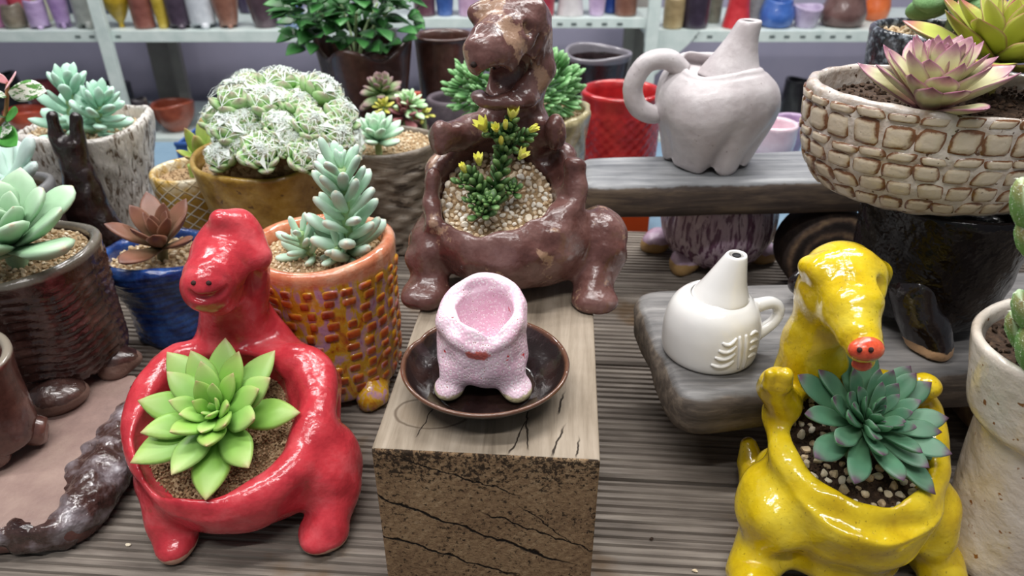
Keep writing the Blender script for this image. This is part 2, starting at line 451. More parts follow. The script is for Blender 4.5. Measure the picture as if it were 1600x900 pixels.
def box_mesh(x0, x1, y0, y1, z0, z1, bev=0.0, seg=2):
    import bmesh
    b = bmesh.new(); bmesh.ops.create_cube(b, size=1)
    for v in b.verts: v.co = Vector(((x0 + x1) / 2 + v.co.x * (x1 - x0), (y0 + y1) / 2 + v.co.y * (y1 - y0), (z0 + z1) / 2 + v.co.z * (z1 - z0)))
    if bev: bmesh.ops.bevel(b, geom=b.edges[:], offset=bev, segments=seg, affect='EDGES', profile=.5)
    me = bpy.data.meshes.new('box'); b.to_mesh(me); b.free(); return me
#@@STRUCT
# ------------------------------------------------------------------ materials of the setting
def wood(name, stops, along='X', sc=1.0, rough=.7, bump=.0008, dark=None, knots=False, spec=.25, grain=(30, 420)):
    m = MB(name); lo, hi = grain
    s = {'X': (lo * .25, hi * .35, hi * .35), 'Y': (hi * .35, lo * .25, hi * .35)}[along]
    v = m.scaled(tuple(q * sc for q in s))
    a = m.noise(1, 5, .65, v, .4); b = m.noise(14 * sc, 3, .5)
    c = m.ramp(m.math('ADD', m.math('MULTIPLY', a, .75), m.math('MULTIPLY', b, .3)), stops)
    if dark: c = m.mix(m.step(m.noise(dark[0], 4, .6), dark[1], dark[1] + .12), c, dark[2])
    return m.out(c, rough, m.bump(a, bump), spec=spec)
M_deck = wood('weathered_grooved_decking', [(.28, '#3f3832'), (.5, '#716860'), (.68, '#938a80'), (.85, '#aca499')], 'X', dark=(9, .55, '#66533f'))
M_slab = wood('weathered_plank_wood', [(.25, '#55504b'), (.45, '#837d76'), (.62, '#a39d95'), (.8, '#bdb7ae')], 'X', rough=.55, dark=(12, .58, '#6c6259'), spec=.4)
M_bench = wood('scorched_plank_wood', [(.25, '#2d2622'), (.45, '#4a3f38'), (.6, '#6e5f52'), (.8, '#83766a')], 'X', rough=.6, dark=(14, .6, '#2a2421'))
def two_tone_wood(name, top, side, zsplit):
    """planed grey upper face, dark edges (scorched on the upper plank): chosen by which face of the plank it is (local normal)"""
    m = MB(name); v = m.scaled((10, 130, 130)); a = m.noise(1, 5, .65, v, .4); b = m.noise(16, 4, .6)
    f = m.math('ADD', m.math('MULTIPLY', a, .7), m.math('MULTIPLY', b, .35))
    ct = m.ramp(f, top); cs = m.ramp(f, side)
    z = m.math('ADD', m.xyz()[2], m.math('MULTIPLY', m.math('SUBTRACT', m.noise(60, 4), .5), .006))
    k = m.step(z, zsplit - .0025, zsplit)
    return m.out(m.mix(k, cs, ct), m.math('MULTIPLY_ADD', k, -.28, .7), m.bump(a, .0006), spec=.5)
M_plank_lo = two_tone_wood('weathered_grey_slab', [(.25, '#3a393a'), (.45, '#605e5d'), (.62, '#7e7b79'), (.82, '#a3a09d')], [(.3, '#2c2622'), (.5, '#564c44'), (.7, '#85786a')], .034)
M_plank_hi = two_tone_wood('scorched_grey_plank', [(.25, '#45464a'), (.42, '#6d6f72'), (.6, '#8e8f91'), (.82, '#adadac')], [(.3, '#241d1a'), (.5, '#463a33'), (.7, '#73624f')], .0345)
M_rack = matte('pale_green_white_paint', [(.3, '#c4d3cf'), (.7, '#dbe6e2')], 20, .4, .0001)
M_slot = matte('dark_slot', [(.3, '#55605f'), (.7, '#6c7776')], 20, .8, 0.0001)
M_pillar = matte('grey_brown_pillar_and_post_shade', [(.3, '#98928e'), (.7, '#b0aaa4')], 8, .7, .0003)
M_wall = matte('mauve_grey_wall_paint', [(.3, '#a8a5bd'), (.7, '#b5b0c6')], 3, .85, .0005, 60)
M_floor = matte('dark_floor', [(.3, '#3c4148'), (.7, '#565b62')], 6, .7, .0005, 60)
M_cloth = matte('slate_blue_sheet', [(.3, '#5a7488'), (.7, '#6f8899')], 8, .55, .0005, 90)

# ------------------------------------------------------------------ room
def struct(name, me, m): return tag(obj(name, me, m), kind='structure')
struct('wall_back', box_mesh(-4.5, 4.5, 3.25, 3.35, -.62, 2.3), M_wall)
struct('floor', box_mesh(-4.5, 4.5, -1.5, 3.3, -.66, -.62), M_floor)
for u, Y, wd in ((262, 3.05, .05), (993, 3.05, .05)):
    p = P(u, 110, Y); struct('trim_%d' % (1 + [262, 993].index(u)), box_mesh(p.x - wd, p.x + wd, Y - .03, Y + .03, -.62, 2.2, .004), M_pillar)

# shelving racks against the back wall
def rack(label, x0, x1, zs, posts, slots, thick=.036, gusset=None):
    t = thing('shelving_rack', label, 'shelving rack', (0, 2.5, -.62), 'pale metal racks along the back wall')
    def b(n, *a, m=M_rack, par=t, bev=.001):
        return obj(n, box_mesh(a[0], a[1], a[2] - 2.5, a[3] - 2.5, a[4] + .62, a[5] + .62, bev), m, par)
    for z in zs:
        sh = b('shelf', x0, x1, 2.5, 2.98, z - .012, z)
        lip = b('shelf_lip', x0, x1, 2.494, 2.5, z - thick, z)
        for s in slots:
            if z == zs[0]: b('slot', s - .009, s + .009, 2.4925, 2.4945, z - .022, z - .014, m=M_slot, par=lip, bev=0)
    for px in posts:
        b('post', px - .02, px + .02, 2.47, 2.493, -.62, 1.2)
        b('post', px - .02, px + .02, 2.96, 2.99, -.62, 1.2, m=M_pillar)  # rear posts: shade behind the shelves put into a darker colour
    if gusset:
        x, s = gusset; z = zs[0] - thick + .62
        V = [(x, -.008, z + .04), (x + s, -.008, z + .04), (x + s * .8, -.008, z), (x, -.008, z - s * .8)]; V += [(a, q - .004, c) for a, q, c in V]
        obj('gusset', mesh(V, [[3, 2, 1, 0], [4, 5, 6, 7], [0, 1, 5, 4], [1, 2, 6, 5], [2, 3, 7, 6], [3, 0, 4, 7]], smooth=False), M_rack, t)
    return t
XL = P(163, 57, 2.48).x; XM = P(1019, 50, 2.48).x; XR = P(1595, 40, 2.48).x; XS = P(560, 57, 2.48).x
Z1, Z2, Z3, ZLOW = -.062, -.022, -.062, -.43
rack('pale green-white metal shelving rack at upper left', -2.6, XS - .005, (Z1, ZLOW), (XL, XS - .03), [P(u, 58, 2.49).x for u in (121, 143, 184)])
rack('pale metal rack with slotted shelf edge behind the brown dinosaur planter', XS + .005, XM - .022, (Z2, ZLOW), (XS + .03,), [P(u, 33, 2.49).x for u in (875, 897, 921, 945, 969)], .031)
rack('pale metal rack with corner gusset behind the greige jug', XM - .021, XR + .03, (Z3, ZLOW), (XM, XR), [P(u, 52, 2.49).x for u in (1085, 1110, 1180, 1208, 1231, 1256, 1280, 1303, 1328)], .036, (XM + .02, .14))

# low blue table behind the deck
lt = thing('low_table', 'low table with slate blue sheet behind the wooden deck', 'table', (0, 1.12, -.62))
obj('tabletop', box_mesh(-1.6, 1.6, -.22, .2, .545, .57, .004), M_cloth, lt)
for x in (-1.5, -.5, .5, 1.5):
    for y in (-.19, .16): obj('leg', box_mesh(x - .02, x + .02, y, y + .03, 0, .546), M_pillar, lt)

# ------------------------------------------------------------------ the grooved deck
YAW = R(-4.2)
deck = thing('wooden_deck', 'weathered grey-brown grooved decking the planters stand on', 'deck', (0, 0, 0), None, (0, 0, YAW))
def deck_board(y0, y1):
    n = int(round((y1 - y0 - .008) / .0068)); p = (y1 - y0 - .008) / n; pr = [(y0, -.024), (y0, -.0025), (y0 + .002, 0)]
    y = y0 + .004
    for i in range(n):
        pr += [(y, 0), (y + p * .52, 0), (y + p * .64, -.0019), (y + p * .88, -.0019)]; y += p
    pr += [(y1 - .004, 0), (y1 - .002, 0), (y1, -.0025), (y1, -.024)]
    xs = (-1.35, 1.35); k = len(pr); V = [(x, a, b) for x in xs for a, b in pr]
    F = [[i, i + 1, k + i + 1, k + i] for i in range(k - 1)] + [[k - 1, 0, k, 2 * k - 1], list(range(k))[::-1], list(range(k, 2 * k))]
    F = [f[::-1] for f in F]
    return mesh(V, F, smooth=False)
for i, y in enumerate([-.325 + k * .1445 for k in range(8)]):
    o = obj('plank', deck_board(y + .0022, y + .1445 - .0022), M_deck, deck)
for y in (-.25, .25, .75): obj('joist', box_mesh(-1.35, 1.35, y - .02, y + .02, -.08, -.0245), M_bench, deck)
for x in (-1.25, 1.25):
    for y in (-.25, .72): obj('post', box_mesh(x - .03, x + .03, y - .03, y + .03, -.62, -.08), M_bench, deck)

# ------------------------------------------------------------------ squared timber block
def block_mats():
    m = MB('timber_block_side'); v = m.scaled((120, 9, 120)); a = m.noise(1, 5, .65, v, .5)
    c = m.ramp(m.math('ADD', m.math('MULTIPLY', a, .6), m.math('MULTIPLY', m.noise(20, 4), .4)), [(.28, '#5d5145'), (.45, '#857868'), (.6, '#9c8f7f'), (.75, '#ada192')])
    x, y, z = m.xyz()
    # knot: nested rings
    dx = m.math('MULTIPLY', m.math('SUBTRACT', x, -.034), 1.0); dy = m.math('SUBTRACT', y, .032)
    d = m.math('SQRT', m.math('ADD', m.math('MULTIPLY', dx, dx), m.math('MULTIPLY', m.math('MULTIPLY', dy, dy), 2.6)))
    d = m.math('ADD', d, m.math('MULTIPLY', m.math('SUBTRACT', m.noise(70, 2), .5), .004))
    rings = m.math('MULTIPLY', m.step(m.math('ABSOLUTE', m.math('SUBTRACT', d, .0215)), .0016, .0002), .8)
    c = m.mix(m.math('MULTIPLY', m.step(d, .0215, .017), .35), c, '#7d6a55'); c = m.mix(rings, c, '#57483a')
    n = m.math('MULTIPLY', m.math('SUBTRACT', m.noise(45, 3), .5), .012)
    crk = 0.0
    for cx, slope, ya, yb, wdt in ((.036, .25, .0, .03, .0007), (.024, -.1, .004, .045, .0006), (.012, .3, .0, .035, .0006), (.03, .2, .035, .06, .0008), (-.045, .3, .01, .05, .0004), (.05, .1, .0, .02, .0005)):
        l = m.math('ABSOLUTE', m.math('SUBTRACT', m.math('ADD', x, n), m.math('MULTIPLY_ADD', y, slope, cx)))
        k = m.math('MULTIPLY', m.step(l, wdt, wdt * .3), m.math('MULTIPLY', m.step(y, ya, ya + .005), m.step(y, yb, yb - .01)))
        crk = m.math('MAXIMUM', crk, k)
    c = m.mix(m.math('MULTIPLY', crk, m.step(z, .11, .115)), c, '#2c231b')
    side = m.out(c, .75, m.bump(m.math('SUBTRACT', a, crk), .0008), spec=.25)
    m = MB('timber_block_end_grain'); x, y, z = m.xyz()
    d = m.math('SQRT', m.math('ADD', m.math('POWER', m.math('SUBTRACT', x, .13), 2), m.math('POWER', m.math('SUBTRACT', z, -.06), 2)))
    nz = m.math('MULTIPLY', m.noise(30, 3), .006)
    rg = m.math('SINE', m.math('MULTIPLY', m.math('ADD', d, nz), 950))
    f = m.math('ADD', m.math('MULTIPLY', rg, .022), m.math('ADD', m.math('MULTIPLY', m.noise(300, 6, .8), .7), m.math('MULTIPLY', m.noise(22, 3), .35)))
    c = m.ramp(f, [(.3, '#453425'), (.44, '#7b6149'), (.56, '#957a5c'), (.72, '#b39b7c')])
    up = m.step(m.math('ADD', z, m.math('MULTIPLY', m.noise(60, 3), .02)), .095, .132)
    sp = m.math('ADD', m.noise(330, 4, .75), m.math('MULTIPLY', up, .10))
    sp = m.math('ADD', sp, m.math('MULTIPLY', m.math('SUBTRACT', m.noise(35, 3), .5), .25))
    c = m.mix(m.math('MULTIPLY', m.step(sp, .55, .62), .9), c, '#221a15')
    c = m.mix(m.step(m.noise(110, 4, .7), .71, .76), c, '#cdbfa8')
    c = m.mix(m.math('MULTIPLY', m.step(m.noise(48, 2), .72, .76), .6), c, '#b9793a')
    n1 = m.math('MULTIPLY', m.math('SUBTRACT', m.noise(60, 4), .5), .014); crk = 0.0
    for z0, sl, xa, xb, wdt in ((.058, -.42, -.065, .05, .0013), (.098, -.36, -.05, .02, .0006), (.075, -.40, .0, .065, .0008), (.03, -.38, -.065, .02, .001), (.1, -.9, .02, .055, .0005)):
        l = m.math('ABSOLUTE', m.math('SUBTRACT', m.math('ADD', z, n1), m.math('MULTIPLY_ADD', x, sl, z0 + sl * .0)))
        k = m.math('MULTIPLY', m.step(l, wdt, wdt * .35), m.math('MULTIPLY', m.step(x, xa - .004, xa + .004), m.step(x, xb + .004, xb - .01)))
        crk = m.math('MAXIMUM', crk, k)
    c = m.mix(crk, c, '#150e0a')
    h = m.math('SUBTRACT', m.noise(260, 5, .7), m.math('MULTIPLY', crk, 2.0))
    end = m.out(c, .85, m.bump(h, .0016), spec=.2)
    return side, end
def timber_block():
    import bmesh
    t = thing('timber_block', 'square weathered timber block with dark end grain under the brown dinosaur planter', 'wood block', (-.0148, .2885, 0), None, (0, 0, YAW))
    b = bmesh.new(); bmesh.ops.create_cube(b, size=1)
    for v in b.verts: v.co = Vector((v.co.x * .124, .14 + v.co.y * .28, .06 + v.co.z * .12))
    bmesh.ops.bevel(b, geom=b.edges[:], offset=.0022, segments=3, affect='EDGES', profile=.6)
    bmesh.ops.subdivide_edges(b, edges=[e for e in b.edges if e.calc_length() > .05], cuts=30, use_grid_fill=True)
    rg = waves(3, [.3, .2, .4, .3])
    for v in b.verts:
        n = 0 if v.co.y < .003 else math.sin(v.co.x * 140 + v.co.z * 90) * math.sin(v.co.y * 70 + v.co.z * 120)
        v.co += Vector((0, .0006 * n, .0004 * math.sin(v.co.x * 260 + 1) * math.sin(v.co.y * 40)))
    me = bpy.data.meshes.new('timber'); b.to_mesh(me); b.free()
    side, end = block_mats(); me.materials.append(side); me.materials.append(end)
    for p in me.polygons: p.material_index = 1 if (p.center.y < .0012 and p.normal.y < -.3) else 0; p.use_smooth = True
    obj('timber', me, None, t)
timber_block()

# ------------------------------------------------------------------ raised planks on log rounds
def plank_shape(corners, th, rad, name, label, loc_z, mat, lump=.0012, seed=1, side_in=.006):
    """thick plank from a top outline (world x,y): rounded corners, rounded arrises, slight waviness"""
    c0 = Vector((sum(c[0] for c in corners) / len(corners), sum(c[1] for c in corners) / len(corners)))
    pts = []; n = len(corners)
    for i in range(n):
        a, b, d = Vector(corners[i - 1]), Vector(corners[i]), Vector(corners[(i + 1) % n]); r = rad[i]
        p, q = b + (a - b).normalized() * r, b + (d - b).normalized() * r
        for k in range(9):
            t = k / 8; pts.append((1 - t) ** 2 * p + 2 * t * (1 - t) * b + t * t * q)
    dense = []
    for i in range(len(pts)):
        a, b = pts[i], pts[(i + 1) % len(pts)]; m = max(1, int((b - a).length / .008))
        for k in range(m): dense.append(a + (b - a) * k / m)
    N = len(dense); cen = sum(dense, Vector((0, 0))) / N
    prof = [(.0, -side_in * 1.2), (.0035, -side_in * .3), (.009, 0), (th - .009, 0), (th - .003, -.0022), (th - .0006, -.006), (th, -.011)]
    V, F = [], []; rg = np.random.default_rng(seed); ph = rg.uniform(0, 6, 6)
    tang = [(dense[(i + 1) % N] - dense[i - 1]).normalized() for i in range(N)]
    for z, ins in prof:
        for i, p in enumerate(dense):
            nrm = Vector((tang[i].y, -tang[i].x))
            if nrm.dot(p - cen) < 0: nrm = -nrm
            wv = lump * (math.sin(p.x * 60 + ph[0] + z * 80) + math.sin(p.y * 90 + ph[1] - z * 120))
            q = p + nrm * (ins + wv); V.append((q.x - c0.x, q.y - c0.y, z))
    k = len(prof)
    for r in range(k - 1):
        for i in range(N): F.append([r * N + i, r * N + (i + 1) % N, (r + 1) * N + (i + 1) % N, (r + 1) * N + i])
    b0 = len(V); V.append((cen.x - c0.x, cen.y - c0.y, 0)); V.append((cen.x - c0.x, cen.y - c0.y, th))
    F.append(list(range(N))[::-1]); F.append([(k - 1) * N + i for i in range(N)])
    V = V[:b0]
    o = obj(name, mesh(V, F), mat, None, (c0.x, c0.y, loc_z)); tag(o, label, 'plank'); return o
c1 = Pz(985, 452, .09); c2 = Pz(1062, 628, .09); c3 = Pz(1540, 578, .09); c4 = Pz(1600, 418, .09)
dx = (c3 - c2); c3x = c2 + dx * 2.0; dx2 = (c4 - c1); c4x = c1 + dx2 * 1.35
plank_shape([(c1.x, c1.y), (c2.x, c2.y), (c3x.x, c3x.y), (c4x.x, c4x.y)], .036, [.03, .026, .02, .02], 'wooden_slab', 'thick weathered grey slab carrying the white teapot and the black pot', .054, M_plank_lo, seed=4)
b1 = Pz(905, 245, .134); b2 = Pz(908, 291, .134); b3 = Pz(1280, 282, .134); b4 = Pz(1275, 231, .134)
b3x = b2 + (b3 - b2) * 2.3; b4x = b1 + (b4 - b1) * 2.3
plank_shape([(b1.x, b1.y), (b2.x, b2.y), (b3x.x, b3x.y), (b4x.x, b4x.y)], .037, [.015, .02, .01, .01], 'wooden_plank', 'upper scorched wooden plank carrying the greige garlic-shaped jug', .097, M_plank_hi, .0007, 5)
def log_mat():
    m = MB('dark_log_end_grain'); x, y, z = m.xyz()
    d = m.math('SQRT', m.math('ADD', m.math('MULTIPLY', x, x), m.math('MULTIPLY', z, z)))
    d = m.math('ADD', d, m.math('MULTIPLY', m.noise(40, 3), .012))
    c = m.ramp(m.math('ADD', m.math('MULTIPLY', m.math('SINE', m.math('MULTIPLY', d, 420)), .22), m.noise(45, 4)), [(.25, '#241d1b'), (.5, '#3d322d'), (.72, '#6d5847'), (.9, '#97805f')])
    return m.out(c, .7, m.bump(m.noise(300, 4), .001), spec=.3)
M_log = log_mat()
def log_round(label, x, y0, y1, r, zc):
    n = 40; V = []; F = []; yy = [(y0, .9), (y0 + .004, 1), (y1 - .004, 1), (y1, .9)]; wv = waves(int(x * 1000) % 97, [.01, .02, .012, .01])
    for y, k in yy:
        for j in range(n):
            a = 2 * math.pi * j / n; q = r * k * (1 + .5 * wv(a)); V.append((q * math.cos(a), y - y0, q * math.sin(a)))
    for i in range(3):
        for j in range(n): F.append([i * n + j, i * n + (j + 1) % n, (i + 1) * n + (j + 1) % n, (i + 1) * n + j])
    F.append(list(range(n))[::-1]); F.append([3 * n + j for j in range(n)])
    o = obj('log_round', mesh(V, F), M_log, None, (x, y0, zc)); tag(o, label, 'log'); return o
p = P(1292, 380, .675); log_round('dark log round propping up the upper scorched plank', p.x, .655, .70, .0485, .0475)
p = P(1525, 700, .44); log_round('dark log round propping up the grey slab behind the yellow planter', p.x + .005, .42, .53, .0268, .0262)
# ------------------------------------------------------------------ dinosaur planters
def glaze_dino(name, stops, foot, wear=None, rough=.12, scale=40, speck=None, bump=.0012, coat=.5, bscale=75, zw=None):
    m = MB(name); c = m.ramp(m.noise(scale, 4, .6), stops)
    if wear:
        wn = m.noise(wear[0], 4, .65)
        if zw: wn = m.math('ADD', wn, m.math('MULTIPLY', m.step(m.xyz()[2], *zw), .09))
        c = m.mix(m.math('MULTIPLY', m.step(wn, wear[1], wear[1] + .06), wear[3]), c, wear[2])
    if speck: c = m.mix(m.math('MULTIPLY', m.step(m.noise(speck[0], 3, .6, m.scaled((1, 1, .45))), speck[1], speck[1] + .05), speck[3]), c, speck[2])
    z = m.xyz()[2]; rg = rough
    if foot:
        f = m.step(m.math('ADD', z, m.math('MULTIPLY', m.math('SUBTRACT', m.noise(70, 3), .5), .01)), foot[0], foot[0] + .001)
        c = m.mix(f, foot[1], c); rg = m.math('MULTIPLY_ADD', f, rough - .8, .8)
    b = m.bump(m.noise(bscale, 2, .45), bump); b = m.bump(m.noise(420, 2, .5), .00025, prev=b)
    return m.out(c, rg, b, coat=coat)
M_red = glaze_dino('glossy_red_glaze', [(.3, '#a32731'), (.5, '#c13841'), (.72, '#d2595f')], (.0075, '#c79c86'), (30, .66, '#8e3a30', .5), .19, coat=.1)
M_brown = glaze_dino('purple_brown_glaze', [(.28, '#432722'), (.45, '#5e3c37'), (.62, '#74544f'), (.8, '#8b6b66')], None, (48, .6, '#a5856d', .75), .27, 35, bump=.0016, bscale=110, coat=.2, zw=(.13, .17))
M_yellow = glaze_dino('glossy_yellow_glaze', [(.3, '#bd9c0a'), (.5, '#d6b81a'), (.75, '#e3cc40')], None, (32, .67, '#a8770f', .75), .13, 40, speck=(650, .64, '#7d6818', .6))
M_hole = matte('dark_hole', [(.3, '#2a1210'), (.7, '#3a1a16')], 60, .8)
M_hole2 = matte('dark_brown_hole', [(.3, '#1c100d'), (.7, '#2a1814')], 60, .8)
def thin(mat): return mat
def nostril(parent, p, org, r, mat, nm='nostril'):
    return obj(nm, blob((r, r, r), 3, .05), mat, parent, Vector(p) - Vector(org))

# --- red dinosaur
RP = (.325, .048, .40)                               # rim plane: y0, z0, slope
def red_dino():
    o = Vector((-.192, .385, 0)); t = thing('dinosaur_planter', 'glossy red dinosaur planter standing on the deck', 'planter', o)
    g = Clay((-.30, .285, -.004), (-.095, .50, .225), .0014)
    g.ell((-.195, .388, .060), (.064, .064, .052), k=.004, cut=(RP[0], RP[1], RP[2]))
    rim = [(330, 786, .010), (275, 770, .010), (232, 722, .011), (222, 668, .013), (236, 610, .013), (285, 566, .014), (350, 566, .013), (420, 568, .014), (478, 575, .016), (497, 620, .0145), (482, 690, .0125), (445, 745, .011), (390, 778, .0105), (330, 786, .010)]
    g.chain([(Ppl(u, v, *RP), r) for u, v, r in rim], .008, sm=4)
    g.ell((-.188, .364, .0385), (.061, .050, .0345), k=.008, cut=(RP[0], RP[1] - .002, RP[2]))
    # shoulders / folded arms rising beside the neck
    g.chain([(P(470, 575, .432), .012), (P(505, 600, .418), .012), (P(508, 650, .40), .011)], .01)
    g.chain([(P(395, 520, .447), .022), (P(450, 560, .44), .015), (P(485, 575, .43), .011)], .012)
    g.chain([(P(360, 540, .447), .018), (P(300, 568, .437), .013)], .012)
    g.ell(P(480, 600, .425), (.020, .014, .026), (0, -.3, 0), k=.012)
    g.ell(P(268, 590, .430), (.018, .013, .022), (0, .5, 0), k=.012)
    # neck and head
    g.chain([(P(372, 600, .452), .030), (P(366, 540, .448), .026), (P(366, 480, .44), .0235), (P(370, 420, .432), .0215)], .01)
    g.chain([(P(362, 378, .432), .0200), (P(348, 405, .418), .0205), (P(330, 432, .402), .0180), (P(323, 446, .395), .0163)], .008)
    g.cap(P(338, 462, .405), P(325, 462, .396), .0135, .0125, .006)
    g.chain([(P(375, 352, .432), .0085), (P(345, 343, .422), .0075)], .008)        # brow
    g.cap(P(390, 372, .43), P(402, 400, .425), .009, .010, .008)
    g.ell(P(398, 442, .418), (.006, .008, .012), k=.005, op='s')
    g.ell(P(350, 392, .395), (.006, .004, .003), k=.004, op='s')
    # mouth
    g.chain([(g.hit(u, v, .0006), r) for u, v, r in ((295, 455, .0018), (304, 463, .0025), (318, 467, .0028), (334, 466, .0028), (346, 460, .0024), (354, 449, .0015))], .001, 's', 3)
    nos = [g.hit(303, 442), g.hit(326, 442)]
    # legs
    g.ell(Pz(514, 728, .036), (.022, .029, .030), k=.012)
    g.chain([(Pz(525, 760, .028), .0165), (Pz(516, 815, .014), .0135)], .006)
    g.ell(Pz(503, 832, .0085), (.0155, .017, .0095), k=.006)
    g.chain([(Pz(255, 760, .035), .018), (Pz(268, 815, .018), .0150)], .008)
    g.ell(Pz(275, 846, .009), (.0130, .016, .0105), k=.006)
    g.chain([(Vector((-.195, .44, .03)), .024), (Vector((-.20, .468, .016)), .014)], .01)
    # hollow
    c = Ppl(340, 668, *RP); n = Vector((0, -RP[2], 1)).normalized()
    g.ell(c + n * .004, (.0495, .0535, .036), (math.atan(RP[2]), 0, 0), .004, 's')
    g.lumps(.03, .0009, seed=3); g.F[:, :, :4][np.broadcast_to((g.ax[2][:4] < .001)[None, None, :], g.F[:, :, :4].shape)] = .01
    obj('body', g.build(o, 1), M_red, t)
    for q in nos: nostril(t, q, o, .0017, M_hole)
    return c, n
red_c, red_n = red_dino()

# --- brown dinosaur on the block
BP = (.445, .166, .58)
def brown_dino():
    o = Vector((-.012, .47, .12)); t = thing('dinosaur_planter', 'brown open-mouthed dinosaur planter standing on the timber block', 'planter', o)
    g = Clay((-.095, .405, .116), (.09, .58, .342), .0014)
    g.ell((-.006, .484, .178), (.053, .054, .053), k=.004, cut=BP)
    rim = [(770, 392, .008), (725, 374, .008), (696, 340, .008), (682, 300, .008), (686, 258, .0085), (735, 232, .009), (790, 226, .009), (850, 232, .010), (884, 252, .0095), (890, 300, .009), (868, 350, .0095), (820, 386, .009), (770, 392, .008)]
    g.chain([(Ppl(u, v, *BP), r) for u, v, r in rim], .006, sm=4)
    g.chain([(P(677, 272, .475), .0052), (P(672, 310, .47), .0055), (P(680, 345, .46), .007)], .006)     # raised left lip
    g.chain([(P(900, 262, .478), .0075), (P(897, 310, .47), .009), (P(880, 355, .46), .010)], .008)
    # haunches and feet
    g.ell(P(672, 385, .475), (.016, .026, .024), k=.01)
    g.ell(P(938, 378, .478), (.019, .028, .027), (0, 0, .2), k=.01)
    g.chain([(P(672, 415, .465), .014), (P(676, 448, .455), .0135)], .008)
    g.ell(P(664, 458, .447), (.018, .018, .0095), k=.006)
    g.chain([(P(932, 410, .468), .0165), (P(926, 450, .452), .0145)], .008)
    g.ell(P(928, 470, .443), (.0165, .0165, .0125), k=.006)
    g.ell((-.005, .50, .150), (.05, .05, .028), k=.01)
    g.ell((-.002, .470, .160), (.050, .043, .034), k=.01)
    g.ell((.028, .475, .158), (.03, .035, .03), k=.01)
    g.chain([(Vector((-.0, .53, .15)), .026), (Vector((.01, .56, .14)), .016)], .01)
    # arms
    g.chain([(P(775, 205, .525), .02), (P(730, 212, .505), .0135), (P(695, 214, .49), .011)], .008)
    g.ell(P(688, 213, .487), (.0065, .009, .0125), k=.005)
    g.chain([(P(820, 205, .525), .018), (P(855, 208, .508), .011)], .008)
    g.ell(P(868, 208, .495), (.0075, .010, .0135), (0, 0, -.3), k=.005)
    # neck
    g.chain([(P(795, 228, .538), .027), (P(800, 180, .533), .0235), (P(808, 135, .525), .021), (P(815, 90, .518), .022)], .01)
    # lower jaw, hollowed
    g.ell(P(826, 118, .508), (.017, .018, .015), k=.008)
    g.ell(P(803, 147, .494), (.0185, .018, .0080), (-.15, .25, 0), k=.006)
    g.ell(P(777, 156, .478), (.0170, .017, .0062), (-.1, .15, 0), k=.006)
    # skull and upper jaw
    g.chain([(P(808, 38, .512), .0235), (P(798, 52, .498), .0235), (P(778, 78, .478), .0195), (P(763, 80, .467), .0160), (P(756, 84, .463), .0140)], .006)
    g.ell(P(832, 40, .508), (.011, .018, .016), k=.007)
    g.cap(P(843, 70, .508), P(840, 105, .51), .0075, .0085, .006)
    g.cap(P(745, 24, .493), P(775, 12, .498), .0065, .008, .006); g.cap(P(838, 16, .497), P(815, 14, .496), .007, .008, .006)
    g.cap(P(790, 30, .478), P(772, 62, .465), .0035, .004, .006)
    lip = [(g.hit(u, v, .0035), r) for u, v, r in ((843, 80, .0025), (832, 108, .0032), (808, 140, .0038), (780, 157, .0038), (754, 159, .0034), (743, 155, .0028))]
    g.chain([(g.hit(u, v, dp), r) for u, v, dp, r in ((846, 57, .001, .0015), (838, 74, .002, .0035), (823, 94, .005, .0070), (801, 116, .008, .0100), (776, 128, .009, .0108), (754, 131, .007, .0095))], .002, 's', 4)
    g.chain([(g.hit(u, v, .004), r) for u, v, r in ((822, 96, .0055), (800, 116, .008), (776, 128, .0085))], .002, 's', 4)
    g.chain(lip, .002, 'u', 4)
    nos = [g.hit(740, 101), g.hit(772, 106)]
    g.ell(P(822, 45, .478), (.0045, .004, .006), k=.004, op='s')
    c = Ppl(777, 308, *BP); n = Vector((0, -BP[2], 1)).normalized()
    g.ell(c + n * .002, (.0415, .0455, .032), (math.atan(BP[2]), 0, 0), .004, 's')
    g.lumps(.022, .0009, seed=5); g.F[:, :, :4][np.broadcast_to((g.ax[2][:4] < .1205)[None, None, :], g.F[:, :, :4].shape)] = .01
    obj('body', g.build(o, 1), M_brown, t)
    nostril(t, nos[0], o, .0019, M_hole2); nostril(t, nos[1], o, .0013, M_hole2)
    return c, n
brown_c, brown_n = brown_dino()

